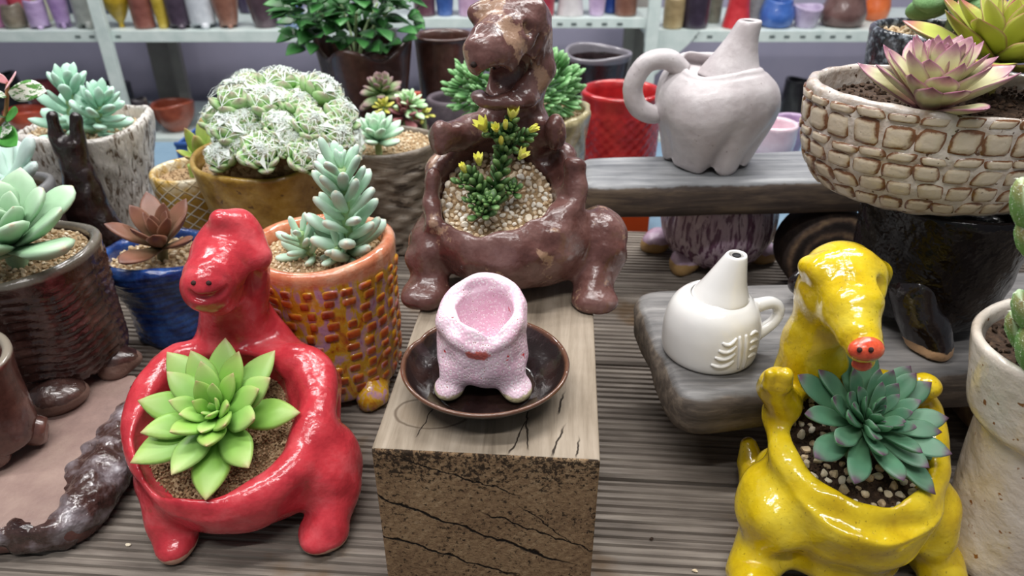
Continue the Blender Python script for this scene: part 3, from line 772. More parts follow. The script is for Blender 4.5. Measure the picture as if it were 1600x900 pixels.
# --- yellow dinosaur
YP = (.292, .076, .30)
M_nose = glaze('orange_red_snout_glaze', [(.3, '#c23a22'), (.6, '#dd5c3c'), (.8, '#e8825a')], 200, .12, .0005)
def yellow_dino():
    o = Vector((.205, .325, 0)); t = thing('dinosaur_planter', 'glossy yellow long-snouted dinosaur planter at lower right', 'planter', o)
    g = Clay((.125, .235, -.004), (.30, .43, .238), .0014)
    g.ell((.208, .322, .068), (.049, .050, .062), k=.004, cut=YP)
    rim = [(1330, 792, .009), (1270, 764, .009), (1228, 712, .009), (1218, 655, .009), (1240, 612, .010), (1300, 596, .010), (1380, 600, .010), (1430, 622, .010), (1456, 670, .0085), (1457, 730, .009), (1428, 780, .010), (1382, 796, .0095), (1330, 792, .009)]
    g.chain([(Ppl(u, v, *YP), r) for u, v, r in rim], .006, sm=4)
    # haunches, legs
    g.ell(P(1205, 790, .318), (.021, .028, .025), k=.009)
    g.ell(P(1440, 800, .318), (.018, .028, .029), k=.009)
    g.chain([(P(1200, 830, .318), .018), (P(1172, 900, .30), .015), (Vector((.148, .285, .014)), .014)], .008)
    g.chain([(P(1450, 850, .318), .017), (Vector((.265, .295, .016)), .014)], .008)
    g.ell((.148, .278, .010), (.014, .018, .010), k=.006); g.ell((.266, .282, .010), (.014, .018, .010), k=.006)
    g.ell((.207, .325, .022), (.042, .042, .020), k=.01)
    # tail
    g.chain([(Vector((.185, .36, .035)), .02), (P(1190, 775, .372), .014), (P(1175, 725, .385), .0105), (P(1168, 695, .392), .006)], .008)
    # chest wall and neck
    g.chain([(P(1290, 640, .372), .024), (P(1262, 590, .370), .021), (P(1268, 545, .366), .019), (P(1285, 500, .364), .0175), (P(1298, 450, .362), .019)], .01)
    g.chain([(P(1330, 630, .372), .02), (P(1300, 585, .370), .016)], .01)
    g.chain([(P(1330, 625, .37), .012), (P(1400, 615, .365), .010), (P(1445, 603, .352), .0075)], .008)
    g.ell(P(1448, 602, .350), (.009, .008, .0065), (0, .3, 0), k=.004)
    g.cap(P(1455, 592, .343), P(1452, 608, .343), .0012, .0012, .002, 's')
    # left hand
    g.chain([(P(1228, 645, .352), .013), (P(1214, 610, .345), .0105), (P(1212, 596, .342), .009)], .006)
    g.cap(P(1202, 600, .336), P(1203, 585, .336), .0045, .0045, .003); g.cap(P(1224, 602, .335), P(1226, 586, .335), .0050, .0045, .003)
    # head: skull, tapering snout
    g.chain([(P(1316, 432, .361), .0210), (P(1320, 452, .351), .0210), (P(1330, 480, .335), .0165), (P(1342, 520, .320), .0118), (P(1349, 538, .313), .0095)], .008)
    g.cap(P(1275, 422, .352), P(1262, 418, .358), .0065, .006, .006); g.cap(P(1365, 422, .352), P(1376, 422, .358), .0075, .006, .006)
    g.cap(P(1290, 412, .353), P(1345, 410, .353), .006, .006, .006)
    g.ell(P(1266, 450, .337), (.0075, .006, .0075), k=.004, op='s')
    g.ell(P(1377, 450, .337), (.0055, .006, .0065), k=.004, op='s')
    g.cap(P(1350, 565, .318), P(1345, 545, .322), .006, .007, .004)
    g.cap(g.hit(1318, 398), g.hit(1328, 430), .0012, .0012, .0015, 's')
    c = Ppl(1336, 694, *YP); n = Vector((0, -YP[2], 1)).normalized()
    g.ell(c + n * .001, (.0385, .0435, .030), (math.atan(YP[2]), 0, 0), .004, 's')
    g.lumps(.026, .0009, seed=8); g.F[:, :, :4][np.broadcast_to((g.ax[2][:4] < .001)[None, None, :], g.F[:, :, :4].shape)] = .01
    obj('body', g.build(o, 1), M_yellow, t)
    s = obj('snout_tip', blob((.0092, .0065, .0066), 2, .06), M_nose, t, P(1352, 545, .3065) - o); tag(s, 'orange-red snout tip with two nostrils')
    for du in (-9, 9): obj('nostril', blob((.0013, .0013, .0015), 1, .05), M_hole, s, P(1352 + du, 547, .3005) - P(1352, 545, .3065))
    l = obj('lower_lip', blob((.0048, .0042, .0038), 5, .06), M_nose, t, P(1346, 569, .3105) - o); tag(l, 'orange-red lower lip')
    return c, n
yel_c, yel_n = yellow_dino()

# ------------------------------------------------------------------ what grows in them
def stone_mat(name, stops):
    m = MB(name); r = m.n('ShaderNodeObjectInfo').outputs['Random']
    f = m.math('ADD', m.math('MULTIPLY', r, .6), m.math('MULTIPLY', m.noise(2.2, 3, .6), .5))
    c = m.ramp(f, stops); c = m.mix(m.math('MULTIPLY', m.step(m.noise(5, 4, .7), .58, .75), .5), c, '#9a7756')
    return m.out(c, .85, m.bump(m.noise(6, 4), .00012), spec=.25)
def stuff_stone(name, stops):
    m = MB(name); f = m.math('ADD', m.math('MULTIPLY', m.vor(210, None, 'F1', 'Color'), .55), m.math('MULTIPLY', m.noise(500, 3), .45))
    return m.out(m.ramp(f, stops), .88, m.bump(m.noise(900, 3), .0003), spec=.25)
M_peb = stone_mat('tan_granite_grit', [(.12, '#cfa880'), (.35, '#e6cfae'), (.6, '#f2e5cf'), (.85, '#faf4e8')])
M_peb2 = stone_mat('pale_grit', [(.15, '#b89a76'), (.45, '#e2d0b0'), (.8, '#f6edda')])
M_grit = stuff_stone('mixed_tan_grit', [(.25, '#a68a68'), (.45, '#cbb491'), (.65, '#e0d0b5'), (.8, '#efe5d2')])
M_coarse = stuff_stone('brown_coarse_sand', [(.22, '#4d3927'), (.42, '#8a6e4f'), (.6, '#ae9270'), (.8, '#ccb491')])
M_soil = matte('dark_brown_soil', [(.3, '#2a1e17'), (.55, '#4a382b'), (.75, '#6a5240')], 300, .95, .001, 600)
M_bed = matte('sandy_bed', [(.3, '#8a7052'), (.7, '#b99d78')], 300, .95, .001, 600)

gravel('coarse_soil', 'coarse brown soil filling the red dinosaur planter', red_c - red_n * .009, red_n, .048, .052, .00125, 1500, M_coarse, M_coarse, 1, cat='soil')
gravel('gravel', 'tan gravel filling the brown dinosaur planter', brown_c - brown_n * .005, brown_n, .0405, .0445, .0030, 300, M_peb, M_bed, 2, single=True)
gs = gravel('gritty_soil', 'dark soil with pale stones filling the yellow dinosaur planter', yel_c - yel_n * .008, yel_n, .0385, .0435, .0031, 120, M_peb2, M_soil, 3, single=True, cat='soil')
gravel('crumbs', '', None, yel_n, .039, .044, .0011, 700, M_soil, M_soil, 33, parent=gs)

# green rosette in the red planter
M_lf_green = leafmat('fresh_green_leaf', [(0, '#578f2e'), (.3, '#76b03c'), (.65, '#8dbf4e'), (.9, '#a5c263'), (1, '#b8a070')], ('#9abd60', .4), None, .4, .12, .4, .06)
def red_plant():
    b = red_c - red_n * .008; t = thing('rosette_succulent', 'bright green rosette succulent growing in the red planter', 'succulent', b)
    ms = [leaf(.05, .0215, .0062, OVA2, .06, .10, keel=.5, n=14), leaf(.05, .0205, .0068, OVA2, .05, .04, keel=.6, n=14), leaf(.05, .021, .0064, OVA2, .07, .18, keel=.5, n=14)]
    ax = (0, -.55, 1)
    obj('stem', tube_mesh([(0, 0, -.004), (0, -.006, .012)], [.006, .006]), M_lf_green, t)
    rosette(t, ms, M_lf_green, 32, 74, 4, .26, 1.14, (.004, -.004, .017), ax, .0, .003, .008, 6, 3, .7, 20, .75)
    for k, (el, sc) in enumerate(() if 1 else ((80, .16), (78, .13), (84, .15))):
        M = Matrix.Translation((.001, -.006, .015)) @ frame_of(ax).to_4x4() @ Matrix.Rotation(R(k * 120), 4, 'Z') @ Matrix.Translation((0, .002, .008)) @ Matrix.Rotation(R(el), 4, 'X') @ Matrix.Scale(sc, 4)
        obj('leaf', ms[1], M_lf_green, t, mtx=M)
red_plant()

# purple-tipped succulent in the yellow planter
M_lf_dk = leafmat('blue_green_leaf_purple_tip', [(0, '#7aa270'), (.35, '#5c8e66'), (.75, '#4f8062'), (.88, '#577a62'), (.95, '#5f4c5a'), (1, '#4a2a40')], ('#9fc0a4', .35), '#5f9a6c', .45, .1, .35, .08, None, .9)
def yellow_plant():
    b = yel_c - yel_n * .008; t = thing('rosette_succulent', 'dark blue-green rosette succulent with purple tips in the yellow planter', 'succulent', b)
    PR = [(0, .55), (.3, .75), (.6, 1), (.78, .95), (.9, .6), (.97, .2), (1, .02)]
    ms = [leaf(.05, .0165, .0046, PR, .10, .10, keel=.9, n=13), leaf(.05, .015, .005, PR, .22, .02, keel=.9, n=13), leaf(.05, .0155, .0048, PR, .16, .18, keel=.9, n=13)]
    ax = (.14, -.5, 1)
    obj('stem', tube_mesh([(0, 0, -.004), (.004, -.004, .02)], [.007, .006]), M_lf_dk, t)
    rosette(t, ms, M_lf_dk, 50, 80, 4, .22, .95, (.001, -.002, .022), ax, .001, .005, .010, 9, 5, .7, 0, .8)
yellow_plant()

# small flowering sedum in the brown planter
M_lf_sed = leafmat('small_dark_green_leaf', [(0, '#2f5526'), (.5, '#436b33'), (.85, '#5b8442'), (1, '#86a95c')], None, None, .4, .1, .45)
M_petal = leafmat('yellow_petal', [(0, '#a9c23c'), (.4, '#dfe04a'), (1, '#f6ef5c')], None, None, .5, .15, .3)
M_stamen = matte('golden_stamen', [(.3, '#c98a1f'), (.7, '#e5b53a')], 600, .7)
def brown_plant():
    b = brown_c - brown_n * .005; t = thing('flowering_sedum', 'small dark green sedum with yellow flower buds in the brown planter', 'succulent', b)
    ml = [leaf(.0105, .0066, .0034, SPOON, .05, .1, n=7, m=8, keel=.5), leaf(.0105, .0062, .0034, OVATE, .08, .2, n=7, m=8, keel=.5)]
    mp_ = leaf(.0085, .0042, .0011, LANCE, .12, .15, n=6, m=6)
    k = Vector(b)
    def stem(path, r, nlf, sc0, sc1, seed):
        q = [P(u, v, y) - k for u, v, y in path]; obj('stem', tube_mesh(q, [r] * len(q), 7), M_lf_sed, t)
        rg = random.Random(seed); cv = spline([tuple(a) for a in q], 12)
        for i in range(nlf):
            f = (i + .5) / nlf; j = min(int(f * (len(cv) - 1)), len(cv) - 2); p = Vector(cv[j]); d = Vector(cv[j + 1] - cv[j]).normalized()
            s = (sc0 + (sc1 - sc0) * f) * rg.uniform(.85, 1.15)
            M = Matrix.Translation(p) @ frame_of(d).to_4x4() @ Matrix.Rotation(R(i * 137.5), 4, 'Z') @ Matrix.Rotation(R(25 + 25 * f), 4, 'X') @ Matrix.Translation((0, .0012, 0)) @ Matrix.Scale(s, 4)
            obj('leaf', ml[i % 2], M_lf_sed, t, mtx=M)
        return Vector(cv[-1])
    stem([(775, 325, .470), (772, 300, .472), (782, 262, .474), (787, 225, .476), (790, 212, .474)], .0022, 46, 1.0, .85, 1)
    stem([(765, 322, .466), (748, 298, .466), (735, 272, .467)], .0018, 26, .95, .8, 2)
    stem([(788, 240, .476), (808, 222, .474), (825, 210, .472)], .0014, 16, .8, .7, 3)
    stem([(786, 232, .476), (775, 212, .470), (766, 204, .466)], .0014, 12, .8, .7, 4)
    stem([(788, 230, .476), (798, 205, .472), (800, 190, .47)], .0014, 14, .8, .7, 9)
    for (u, v, y, n, s) in ((752, 335, .458, 16, 1.0), (765, 318, .455, 14, .9), (740, 318, .462, 12, .8), (800, 300, .475, 14, .9), (725, 288, .468, 12, .8)):
        rosette(t, ml, M_lf_sed, n, 75, 12, .35, s, P(u, v, y) - k, (0, -.5, 1), 0, .002, .003, 6, int(u), 1, 0)
    for (u, v, y, sc, op, ax) in ((758, 203, .463, 1.25, 55, (-.5, -.3, 1)), (800, 186, .468, 1.2, 60, (.1, -.2, 1)), (790, 200, .462, .85, 78, (0, -.5, 1)), (826, 205, .468, .95, 70, (.8, -.2, .5)), (783, 224, .464, .85, 82, (0, -.6, 1)), (812, 247, .468, 1.0, 58, (.7, -.2, 1)), (749, 256, .462, 1.0, 62, (-.1, -.2, 1)), (727, 268, .463, .9, 72, (-.4, -.3, 1)), (776, 204, .459, .8, 62, (-.2, -.8, 1))):
        f = obj('flower', blob((.0016 * sc,) * 3, 1, .05), M_stamen if u == 776 else M_petal, t, P(u, v, y) - k); tag(f, 'small yellow star-shaped flower')
        for i in range(6):
            M = frame_of(ax).to_4x4() @ Matrix.Rotation(R(i * 60), 4, 'Z') @ Matrix.Translation((0, .0008, 0)) @ Matrix.Rotation(R(op), 4, 'X') @ Matrix.Scale(sc, 4)
            obj('petal', mp_, M_petal, f, mtx=M)
brown_plant()
# ------------------------------------------------------------------ pots of the middle and foreground
def foot_part(parent, wp, org, r, mat, seed=0, flat=.55, rz=0, name='foot'):
    o = obj(name, blob(r, seed, .1, flat), mat, parent, Vector(wp) - Vector(org)); o.rotation_euler = (0, 0, rz); return o
def surf_at(S, th, z): return Vector(S(np.array(th), np.array(z)).tolist())

# --- pink speckled pot on its brown dish
def speckle(name):
    m = MB(name); d = m.vor(520); n = m.noise(60, 3); cv = m.vor(520, None, 'F1', 'Color')
    big = m.math('MULTIPLY_ADD', cv, .22, .02)
    base = m.ramp(n, [(.35, '#dbb0c3'), (.6, '#e6c8d6')])
    c = m.mix(m.step(m.math('SUBTRACT', d, big), .30, .16), base, '#f3eaee')
    c = m.mix(m.step(m.math('SUBTRACT', d, big), .07, .01), c, '#a8475c')
    c = m.mix(m.step(m.noise(130, 2), .70, .73), c, '#c9303f')
    x, y, z = m.xyz()
    q = m.math('ADD', m.math('POWER', m.math('MULTIPLY', m.math('SUBTRACT', x, -.002), 90), 2), m.math('POWER', m.math('MULTIPLY', m.math('SUBTRACT', z, .0385), 170), 2))
    q = m.math('ADD', q, m.math('MULTIPLY', m.noise(280, 3), 1.2))
    c = m.mix(m.math('MULTIPLY', m.step(q, 1.15, .8), m.step(y, -.012, -.02)), c, '#c4625a')
    f = m.step(m.math('ADD', z, m.math('MULTIPLY', m.math('SUBTRACT', m.noise(110, 3), .5), .008)), .0060, .0078)
    c = m.mix(f, '#b9ac86', c)
    return m.out(c, m.math('MULTIPLY_ADD', f, -.35, .75), m.bump(d, .0003), coat=.15)
M_pink = speckle('pink_white_speckled_glaze')
M_dish = glaze('dark_brown_dish_glaze', [(.3, '#1d1110'), (.55, '#2d1b18'), (.75, '#46302a')], 60, .18, .0003)
def rimmed(name, stops, zr, rimc, **k):
    m = MB(name); c = m.ramp(m.noise(60, 4), stops)
    z = m.math('ADD', m.xyz()[2], m.math('MULTIPLY', m.math('SUBTRACT', m.noise(90, 3), .5), .003))
    c = m.mix(m.step(z, zr - .0015, zr + .001), c, rimc)
    return m.out(c, k.get('rough', .18), m.bump(m.noise(200, 3), k.get('bump', .0004)), coat=.4)
M_dish = rimmed('dark_brown_dish_glaze', [(.3, '#160c0b'), (.55, '#221513'), (.75, '#35241f')], .0198, '#5f3f2f')
dc = Pz(758, 568, .1405); dish_o = Vector((dc.x, dc.y + .002, .1203))
t = thing('saucer', 'dark brown glazed saucer under the pink speckled pot', 'saucer', dish_o); t.scale = (.97, .97, 1)
obj('dish', lathe([(.030, 0), (.032, .0025), (.0385, .0085), (.0465, .014), (.0515, .0195)], .0030, 96, .0012, .0155, wr=lambda th: -.035 * np.exp(-((np.mod(th, 2 * np.pi) - 2.62) / .10) ** 2)), M_dish, t)
def pink_pot():
    o = dish_o + Vector((-.0015, .001, .0044)); t = thing('footed_pot', 'small pink speckled footed pot sitting on the brown saucer', 'pot', o)
    g = Clay(o - Vector((.04, .045, .003)), o + Vector((.04, .045, .075)), .0011)
    def L(x, y, z): return o + Vector((x, y, z))
    g.ell(L(0, .004, .030), (.0288, .027, .027), k=.004); g.ell(L(0, .005, .044), (.0262, .0255, .018), k=.006); g.ell(L(0, .003, .020), (.0278, .0248, .0155), k=.006)
    g.chain([(L(-.0215, -.006, .050), .0035), (L(-.0145, -.0170, .045), .0033), (L(0, -.0200, .0405), .0033), (L(.0145, -.0165, .045), .0033), (L(.0222, -.003, .052), .0036), (L(.020, .016, .060), .004), (L(.006, .0255, .064), .0043), (L(-.010, .0235, .062), .0043), (L(-.0222, .010, .055), .004), (L(-.0215, -.006, .050), .0035)], .005, sm=4)
    g.chain([(L(.0215, .0, .046), .005), (L(.021, .017, .053), .005), (L(.006, .0265, .057), .0052), (L(-.010, .0245, .055), .0052), (L(-.0225, .011, .048), .005)], .006, sm=4)
    for x, y in ((-.0195, -.012), (.0195, -.013), (.0, .024)):
        g.chain([(L(x * .8, y * .7, .018), .011), (L(x, y, .009), .0085)], .006); g.ell(L(x * 1.12, y * 1.1, .0055), (.0098, .0105, .0068), k=.004)
    g.ell(L(-.020, .0, .048), (.008, .009, .010), k=.006)
    g.cap(L(0, -.045, -.001), L(0, .01, -.001), .0080, .0080, .003, 's')
    g.ell(L(.002, .002, .052), (.0180, .0184, .031), (.12, 0, 0), .002, 's')
    g.lumps(.018, .0006, seed=2); F = g.F; F[:, :, g.ax[2] < o.z + .0003] = .01
    obj('body', g.build(o, 1), M_pink, t); t.scale = (.92, .92, .9)
pink_pot()

# --- white teapot on the slab
M_white = glaze('white_porcelain_glaze', [(.3, '#e2e0dd'), (.7, '#eceae7')], 20, .14, .0002, 40, fine=.00002)
M_black = matte('black_hole', [(.3, '#0c0c10'), (.7, '#17171c')], 60, .6)
def teapot():
    o = Vector((.1425, .430, .0902)); t = thing('teapot', 'small white ceramic teapot with cable relief on the grey slab', 'teapot', o); t.scale = (.97, .97, .94)
    BP_ = [(.0325, .0), (.0345, .004), (.0352, .015), (.0345, .028), (.031, .040), (.025, .0475), (.021, .0495)]
    obj('body', lathe(BP_, .003, 72, .0025, .006), M_white, t)
    S = lathe_surface(BP_)
    lid = lathe([(.0205, .0), (.0200, .0025), (.0155, .012), (.0115, .023), (.0088, .031), (.0075, .0345)], .0025, 48, .0015, .004)
    for v in lid.vertices: v.co.x += .007 * (v.co.z / .035) ** 1.1
    l = obj('lid', lid, M_white, t, (.002, -.001, .0478)); tag(l, 'cone-shaped spouted lid')
    obj('spout_hole', lathe([(.0022, 0), (.0032, .0007), (.0030, .0012)], .0008, 20, .0006, .0004), M_black, l, (.0071, 0, .0337))
    h = [(.031, .004, .037), (.043, .006, .0385), (.0495, .006, .033), (.047, .004, .0235), (.036, .001, .015), (.031, .0, .012)]
    obj('handle', tube_mesh(h, [.0058, .0048, .0044, .0044, .0052, .0060], 12), M_white, t)
    def stroke(a, b, r, bow=0.0):
        pts = []
        for k in range(5):
            f = k / 4; th = a[0] + (b[0] - a[0]) * f; z = a[1] + (b[1] - a[1]) * f + bow * math.sin(math.pi * f)
            pts.append(surf_at(S, R(th), z))
        obj('relief_stroke', tube_mesh(pts, [r * .6, r, r, r, r * .6], 8, 4), M_white, t)
    stroke((-72, .034), (-68, .006), .0017); stroke((-63, .034), (-60, .005), .0017)
    for i, z in enumerate((.031, .025, .019, .0125)):
        stroke((-93 - 3 * i, z - .001), (-76, z + .002), .0016, -.003); stroke((-56, z + .001), (-40, z - .001), .0015, .002)
teapot()

# --- greige garlic-shaped jug on the upper plank
M_greige = glaze('greige_matte_glaze', [(.3, '#b4aaab'), (.5, '#c4bcbd'), (.75, '#d1cbcc')], 30, .38, .0015, 60, None, (400, .72, '#7a6a66'), .0002, .1)
def jug():
    o = Vector((.2000, .705, .1342)); t = thing('jug', 'lobed greige garlic-shaped jug with ring handle on the upper plank', 'jug', o)
    pts = [(.040, .0), (.0435, .003), (.049, .020), (.057, .045), (.0600, .062), (.056, .080), (.046, .092), (.041, .095)]
    dents = [(-88, .011), (-40, .006), (40, .006), (120, .007), (200, .005)]
    def disp(TH, Z, OUT, RR):
        D = 0
        for a, d in dents:
            dd = np.angle(np.exp(1j * (TH - R(a) - .35 * (Z - .03) / .06))); D = D - d * np.exp(-(dd / .17) ** 2) * np.clip(1 - Z / .07, 0, 1)
        return (D * OUT + .0022 * np.sin(3 * TH + 40 * Z) * OUT) * (RR > .01)
    obj('body', lathe(pts, .007, 128, .0022, .010, disp, wz=waves(4, [.003, .003, .002])), M_greige, t)
    n = lathe([(.030, .0), (.027, .006), (.020, .020), (.0145, .034), (.0125, .043), (.0115, .047)], .005, 48, .0018, .006)
    for v in n.vertices: v.co.x += .012 * (max(v.co.z, 0) / .047) ** 1.2
    nk = obj('neck', n, M_greige, t, (.010, .0, .0885)); tag(nk, 'tapering off-centre neck with small mouth')
    obj('spout_hole', lathe([(.0035, 0), (.0056, .0008), (.0054, .0012)], .0008, 20, .0006, .0004), M_black, nk, (.0119, 0, .0465))
    h = [(-.036, -.005, .092), (-.052, -.008, .1035), (-.072, -.008, .100), (-.083, -.008, .080), (-.078, -.008, .060), (-.062, -.006, .0505), (-.048, -.002, .054)]
    obj('handle', tube_mesh(h, [.0095, .0098, .0095, .0098, .0098, .0095, .009], 14), M_greige, t)
jug()

# --- orange tile-relief pot
def orange_mats():
    m = MB('peach_orange_marbled_glaze'); n = m.noise(55, 4, .6, None, 1.5); z = m.xyz()[2]
    c = m.ramp(m.noise(70, 4, .6, m.scaled((1, 1, .55)), 1.2), [(.3, '#a03f1c'), (.40, '#c4861e'), (.5, '#caa02a'), (.57, '#bd8f94'), (.65, '#ad86a6'), (.75, '#b0481f')])
    r = m.ramp(m.noise(70, 4), [(.3, '#b9623f'), (.5, '#cb8160'), (.75, '#dbab8e')])
    f = m.step(m.math('ADD', z, m.math('MULTIPLY', m.math('SUBTRACT', m.noise(60, 3), .5), .012)), .121, .127)
    body = m.out(m.mix(f, c, r), .13, m.bump(m.noise(160, 3), .0008), coat=.5)
    m = MB('orange_tile_glaze'); e = m.attr('le'); n = m.noise(60, 3)
    a = m.ramp(n, [(.32, '#7d2d14'), (.48, '#9c3d18'), (.62, '#b5561f'), (.74, '#c4861f')])
    b = m.ramp(m.noise(75, 3), [(.35, '#d0a01f'), (.5, '#cf8a2c'), (.65, '#c48a93')])
    return body, m.out(m.mix(m.step(e, .6, .9), a, b), .12, m.bump(m.noise(220, 2), .0004), coat=.5)
M_or, M_or_t = orange_mats()
o_or = P(529, 560, .518); o_or.z = 0
def orange_pot():
    t = thing('footed_pot', 'orange and yellow glazed pot with square tile relief beside the timber block', 'pot', o_or)
    pts = [(.050, .008), (.054, .018), (.0560, .05), (.0565, .09), (.0585, .118), (.0590, .131)]
    obj('body', lathe(pts, .0105, 96, .003, .022, None, wz=waves(2, [.0015, .002])), M_or, t)
    S = lathe_surface(pts); rg = random.Random(4); zs = [.018, .0285, .039, .0495, .060, .071, .082, .093, .1035, .113, .122]
    nc = 24
    for i in range(len(zs) - 1):
        for j in range(nc):
            if rg.random() < .09: continue
            a = 2 * math.pi * (j + .12 * math.sin(i * 2.3 + j) + rg.uniform(-.08, .08)) / nc; wd = rg.uniform(.30, .47) * 2 * math.pi / nc * (.7 if j % 5 == 3 else 1); hgt = (zs[i + 1] - zs[i]) * rg.uniform(.32, .47); zc = (zs[i] + zs[i + 1]) / 2 + rg.uniform(-.0008, .0008)
            obj('relief_tile', pad(S, a - wd, a + wd, zc - hgt, zc + hgt, rg.uniform(.0013, .0022), pw=4), M_or_t, t)
    for u, v, s in ((598, 650, 1.1), (455, 590, 1), (560, 520, 1)):
        p = Pz(u, v, .0); foot_part(t, (p.x - .009, p.y + .022, .0100), o_or, (.0135 * s, .019 * s, .0165), M_or, int(u), .62)
orange_pot()
gravel('gravel', 'pale grit in the orange tile-relief pot', o_or + Vector((0, 0, .124)), (0, 0, 1), .0475, .0475, .0019, 420, M_grit, M_bed, 11)
M_mint = leafmat('mint_powdery_leaf', [(0, '#aecfa6'), (.35, '#aacfae'), (.75, '#b2d4bb'), (.95, '#c1dcca'), (1, '#cfc5ac')], None, None, .5, .15, .3, .05, ('#d6ece2', .3))
M_stem = matte('pale_green_stem', [(.3, '#9dbb80'), (.7, '#b7cf9a')], 100, .6)
def stem_plant(t, org, path, r, n, L0, L1, e0, e1, meshes, mat, seed, start=0.0, p=1.0, stem=None, smat=None):
    q = [Vector(a) - org for a in path]; obj('stem', tube_mesh(q, [r] * len(q), 8), smat or M_stem, t)
    rg = random.Random(seed); cv = spline([tuple(a) for a in q], 14)
    for i in range(n):
        f = (i + .5) / n; g = start + (1 - start) * f ** p; j = min(int(g * (len(cv) - 1)), len(cv) - 2); c = Vector(cv[j]); d = Vector(cv[j + 1] - cv[j]).normalized()
        s = (L0 + (L1 - L0) * f) * rg.uniform(.9, 1.1)
        M = Matrix.Translation(c) @ frame_of(d).to_4x4() @ Matrix.Rotation(R(i * 137.5 + seed * 31), 4, 'Z') @ Matrix.Translation((0, r * .7, 0)) @ Matrix.Rotation(R(e0 + (e1 - e0) * f + rg.uniform(-7, 7)), 4, 'X') @ Matrix.Scale(s, 4)
        obj('leaf', meshes[i % len(meshes)], mat, t, mtx=M)
FING = [leaf(1, .35, .23, FINGER, 0, .10, n=9, m=10), leaf(1, .33, .22, FINGER, 0, .2, n=9, m=10), leaf(1, .38, .22, SPOON, 0, .05, n=9, m=10)]
b_or = o_or + Vector((0, 0, .126)); t = thing('stonecrop', 'tall mint-green plump-leaved stonecrop in the orange pot', 'succulent', b_or)
stem_plant(t, b_or, [P(546, 400, .517), P(544, 365, .513), P(538, 310, .508), P(533, 262, .505)], .0038, 38, .039, .025, 33, 52, FING, M_mint, 1)
for i in range(7):
    M = Matrix.Translation(P(533, 262, .505) - b_or) @ Matrix.Rotation(R(i * 137.5), 4, 'Z') @ Matrix.Rotation(R(66 + i * 2), 4, 'X') @ Matrix.Scale(.017 - i * .001, 4); obj('leaf', FING[i % 3], M_mint, t, mtx=M)
stem_plant(t, b_or, [P(490, 402, .512), P(476, 385, .508), P(468, 362, .505)], .003, 16, .027, .016, 20, 60, FING, M_mint, 2)
stem_plant(t, b_or, [P(548, 405, .512), P(532, 396, .500), P(522, 388, .496)], .003, 8, .024, .018, 25, 50, FING, M_mint, 3)

# --- blue pot with copper rosette
M_blue = glaze('mottled_cobalt_glaze', [(.3, '#0f1d47'), (.5, '#1c3a78'), (.68, '#2f5a9c'), (.82, '#6f95bd')], 70, .15, .0012, 160, (.0035, '#2b3a5a'))
o_bl = Vector((-.330, .594, 0)); t = thing('flared_pot', 'flared cobalt blue pot behind the red planter', 'pot', o_bl)
obj('body', lathe([(.033, 0), (.0345, .004), (.036, .025), (.038, .042), (.044, .060), (.050, .073), (.0525, .082)], .012, 72, .0022, .014, lambda TH, Z, O, RR: (.0007 * np.sin(Z * 900 + .6 * np.sin(3 * TH)) + .001 * np.sin(7 * TH + 100 * Z)) * O * (RR > .03), wz=waves(7, [.003, .002, .002])), M_blue, t)
gravel('gravel', 'pale gravel in the cobalt blue pot', o_bl + Vector((0, 0, .0795)), (0, 0, 1), .0415, .0415, .0030, 150, M_grit, M_bed, 12)
M_copper = leafmat('copper_brown_leaf', [(0, '#6f6c4a'), (.35, '#75573f'), (.75, '#80523d'), (1, '#653a2d')], ('#99725c', .4), None, .4, .08, .4)
b = o_bl + Vector((.005, -.004, .082)); t = thing('rosette_succulent', 'copper-brown pointed rosette succulent in the blue pot', 'succulent', b)
CL = [leaf(.05, .021, .005, OVATE, .12, .1, keel=.5), leaf(.05, .019, .005, OVATE, .16, .16, keel=.5)]
obj('stem', tube_mesh([(0, 0, -.006), (.003, 0, .012)], [.005, .005]), M_copper, t)
rosette(t, CL, M_copper, 15, 78, 20, .55, 1.05, (.003, 0, .012), (.15, -.2, 1), .001, .004, .006, 8, 4, 1, 40)

# --- mauve tray with the two dark brown pots
def tray_mat():
    m = MB('mauve_clay_glazed_sides'); c = m.ramp(m.noise(25, 5, .6), [(.3, '#75605a'), (.5, '#8a726a'), (.7, '#9b8479')])
    z = m.math('ADD', m.xyz()[2], m.math('MULTIPLY', m.math('SUBTRACT', m.noise(70, 3), .5), .008)); k = m.step(z, .0195, .0215)
    s = m.ramp(m.noise(50, 4), [(.3, '#4a2c28'), (.55, '#6b4640'), (.8, '#8a6a64')])
    return m.out(m.mix(k, s, c), m.math('MULTIPLY_ADD', k, .4, .2), m.bump(m.noise(300, 4), .0006))
M_tray = tray_mat()
M_edge = glaze('dark_metallic_brown_glaze', [(.32, '#2a1a18'), (.48, '#47332f'), (.6, '#7a7074'), (.72, '#b5b1b6')], 34, .12, .0026, 150)
tc = [Pz(u, v, .0255) for u, v in ((226, 583), (207, 700), (118, 822), (-90, 838), (-170, 590), (20, 545))]
trayo = plank_shape([(c.x, c.y) for c in tc], .0255, [.01, .02, .025, .02, .02, .02], 'clay_tray', 'mauve clay slab tray with dark glazed edge at lower left', 0.0, M_tray, .0006, 9, .004); trayo['category'] = 'tray'
g = Clay((-.47, .28, -.002), (-.25, .56, .045), .0016)
ep = [(222, 600, .0075), (208, 640, .009), (205, 690, .010), (175, 745, .012), (140, 790, .012), (95, 822, .0095), (40, 830, .0085), (-30, 834, .0085), (-85, 834, .008)]
g.chain([(Pz(u, v, .0165), r) for u, v, r in ep], .004, sm=3)
g.chain([(Pz(u, v, .0115) + Vector((.002 if u > 60 else 0, -.003, 0)), .0115) for u, v, r in ep[:7]], .004, sm=3)
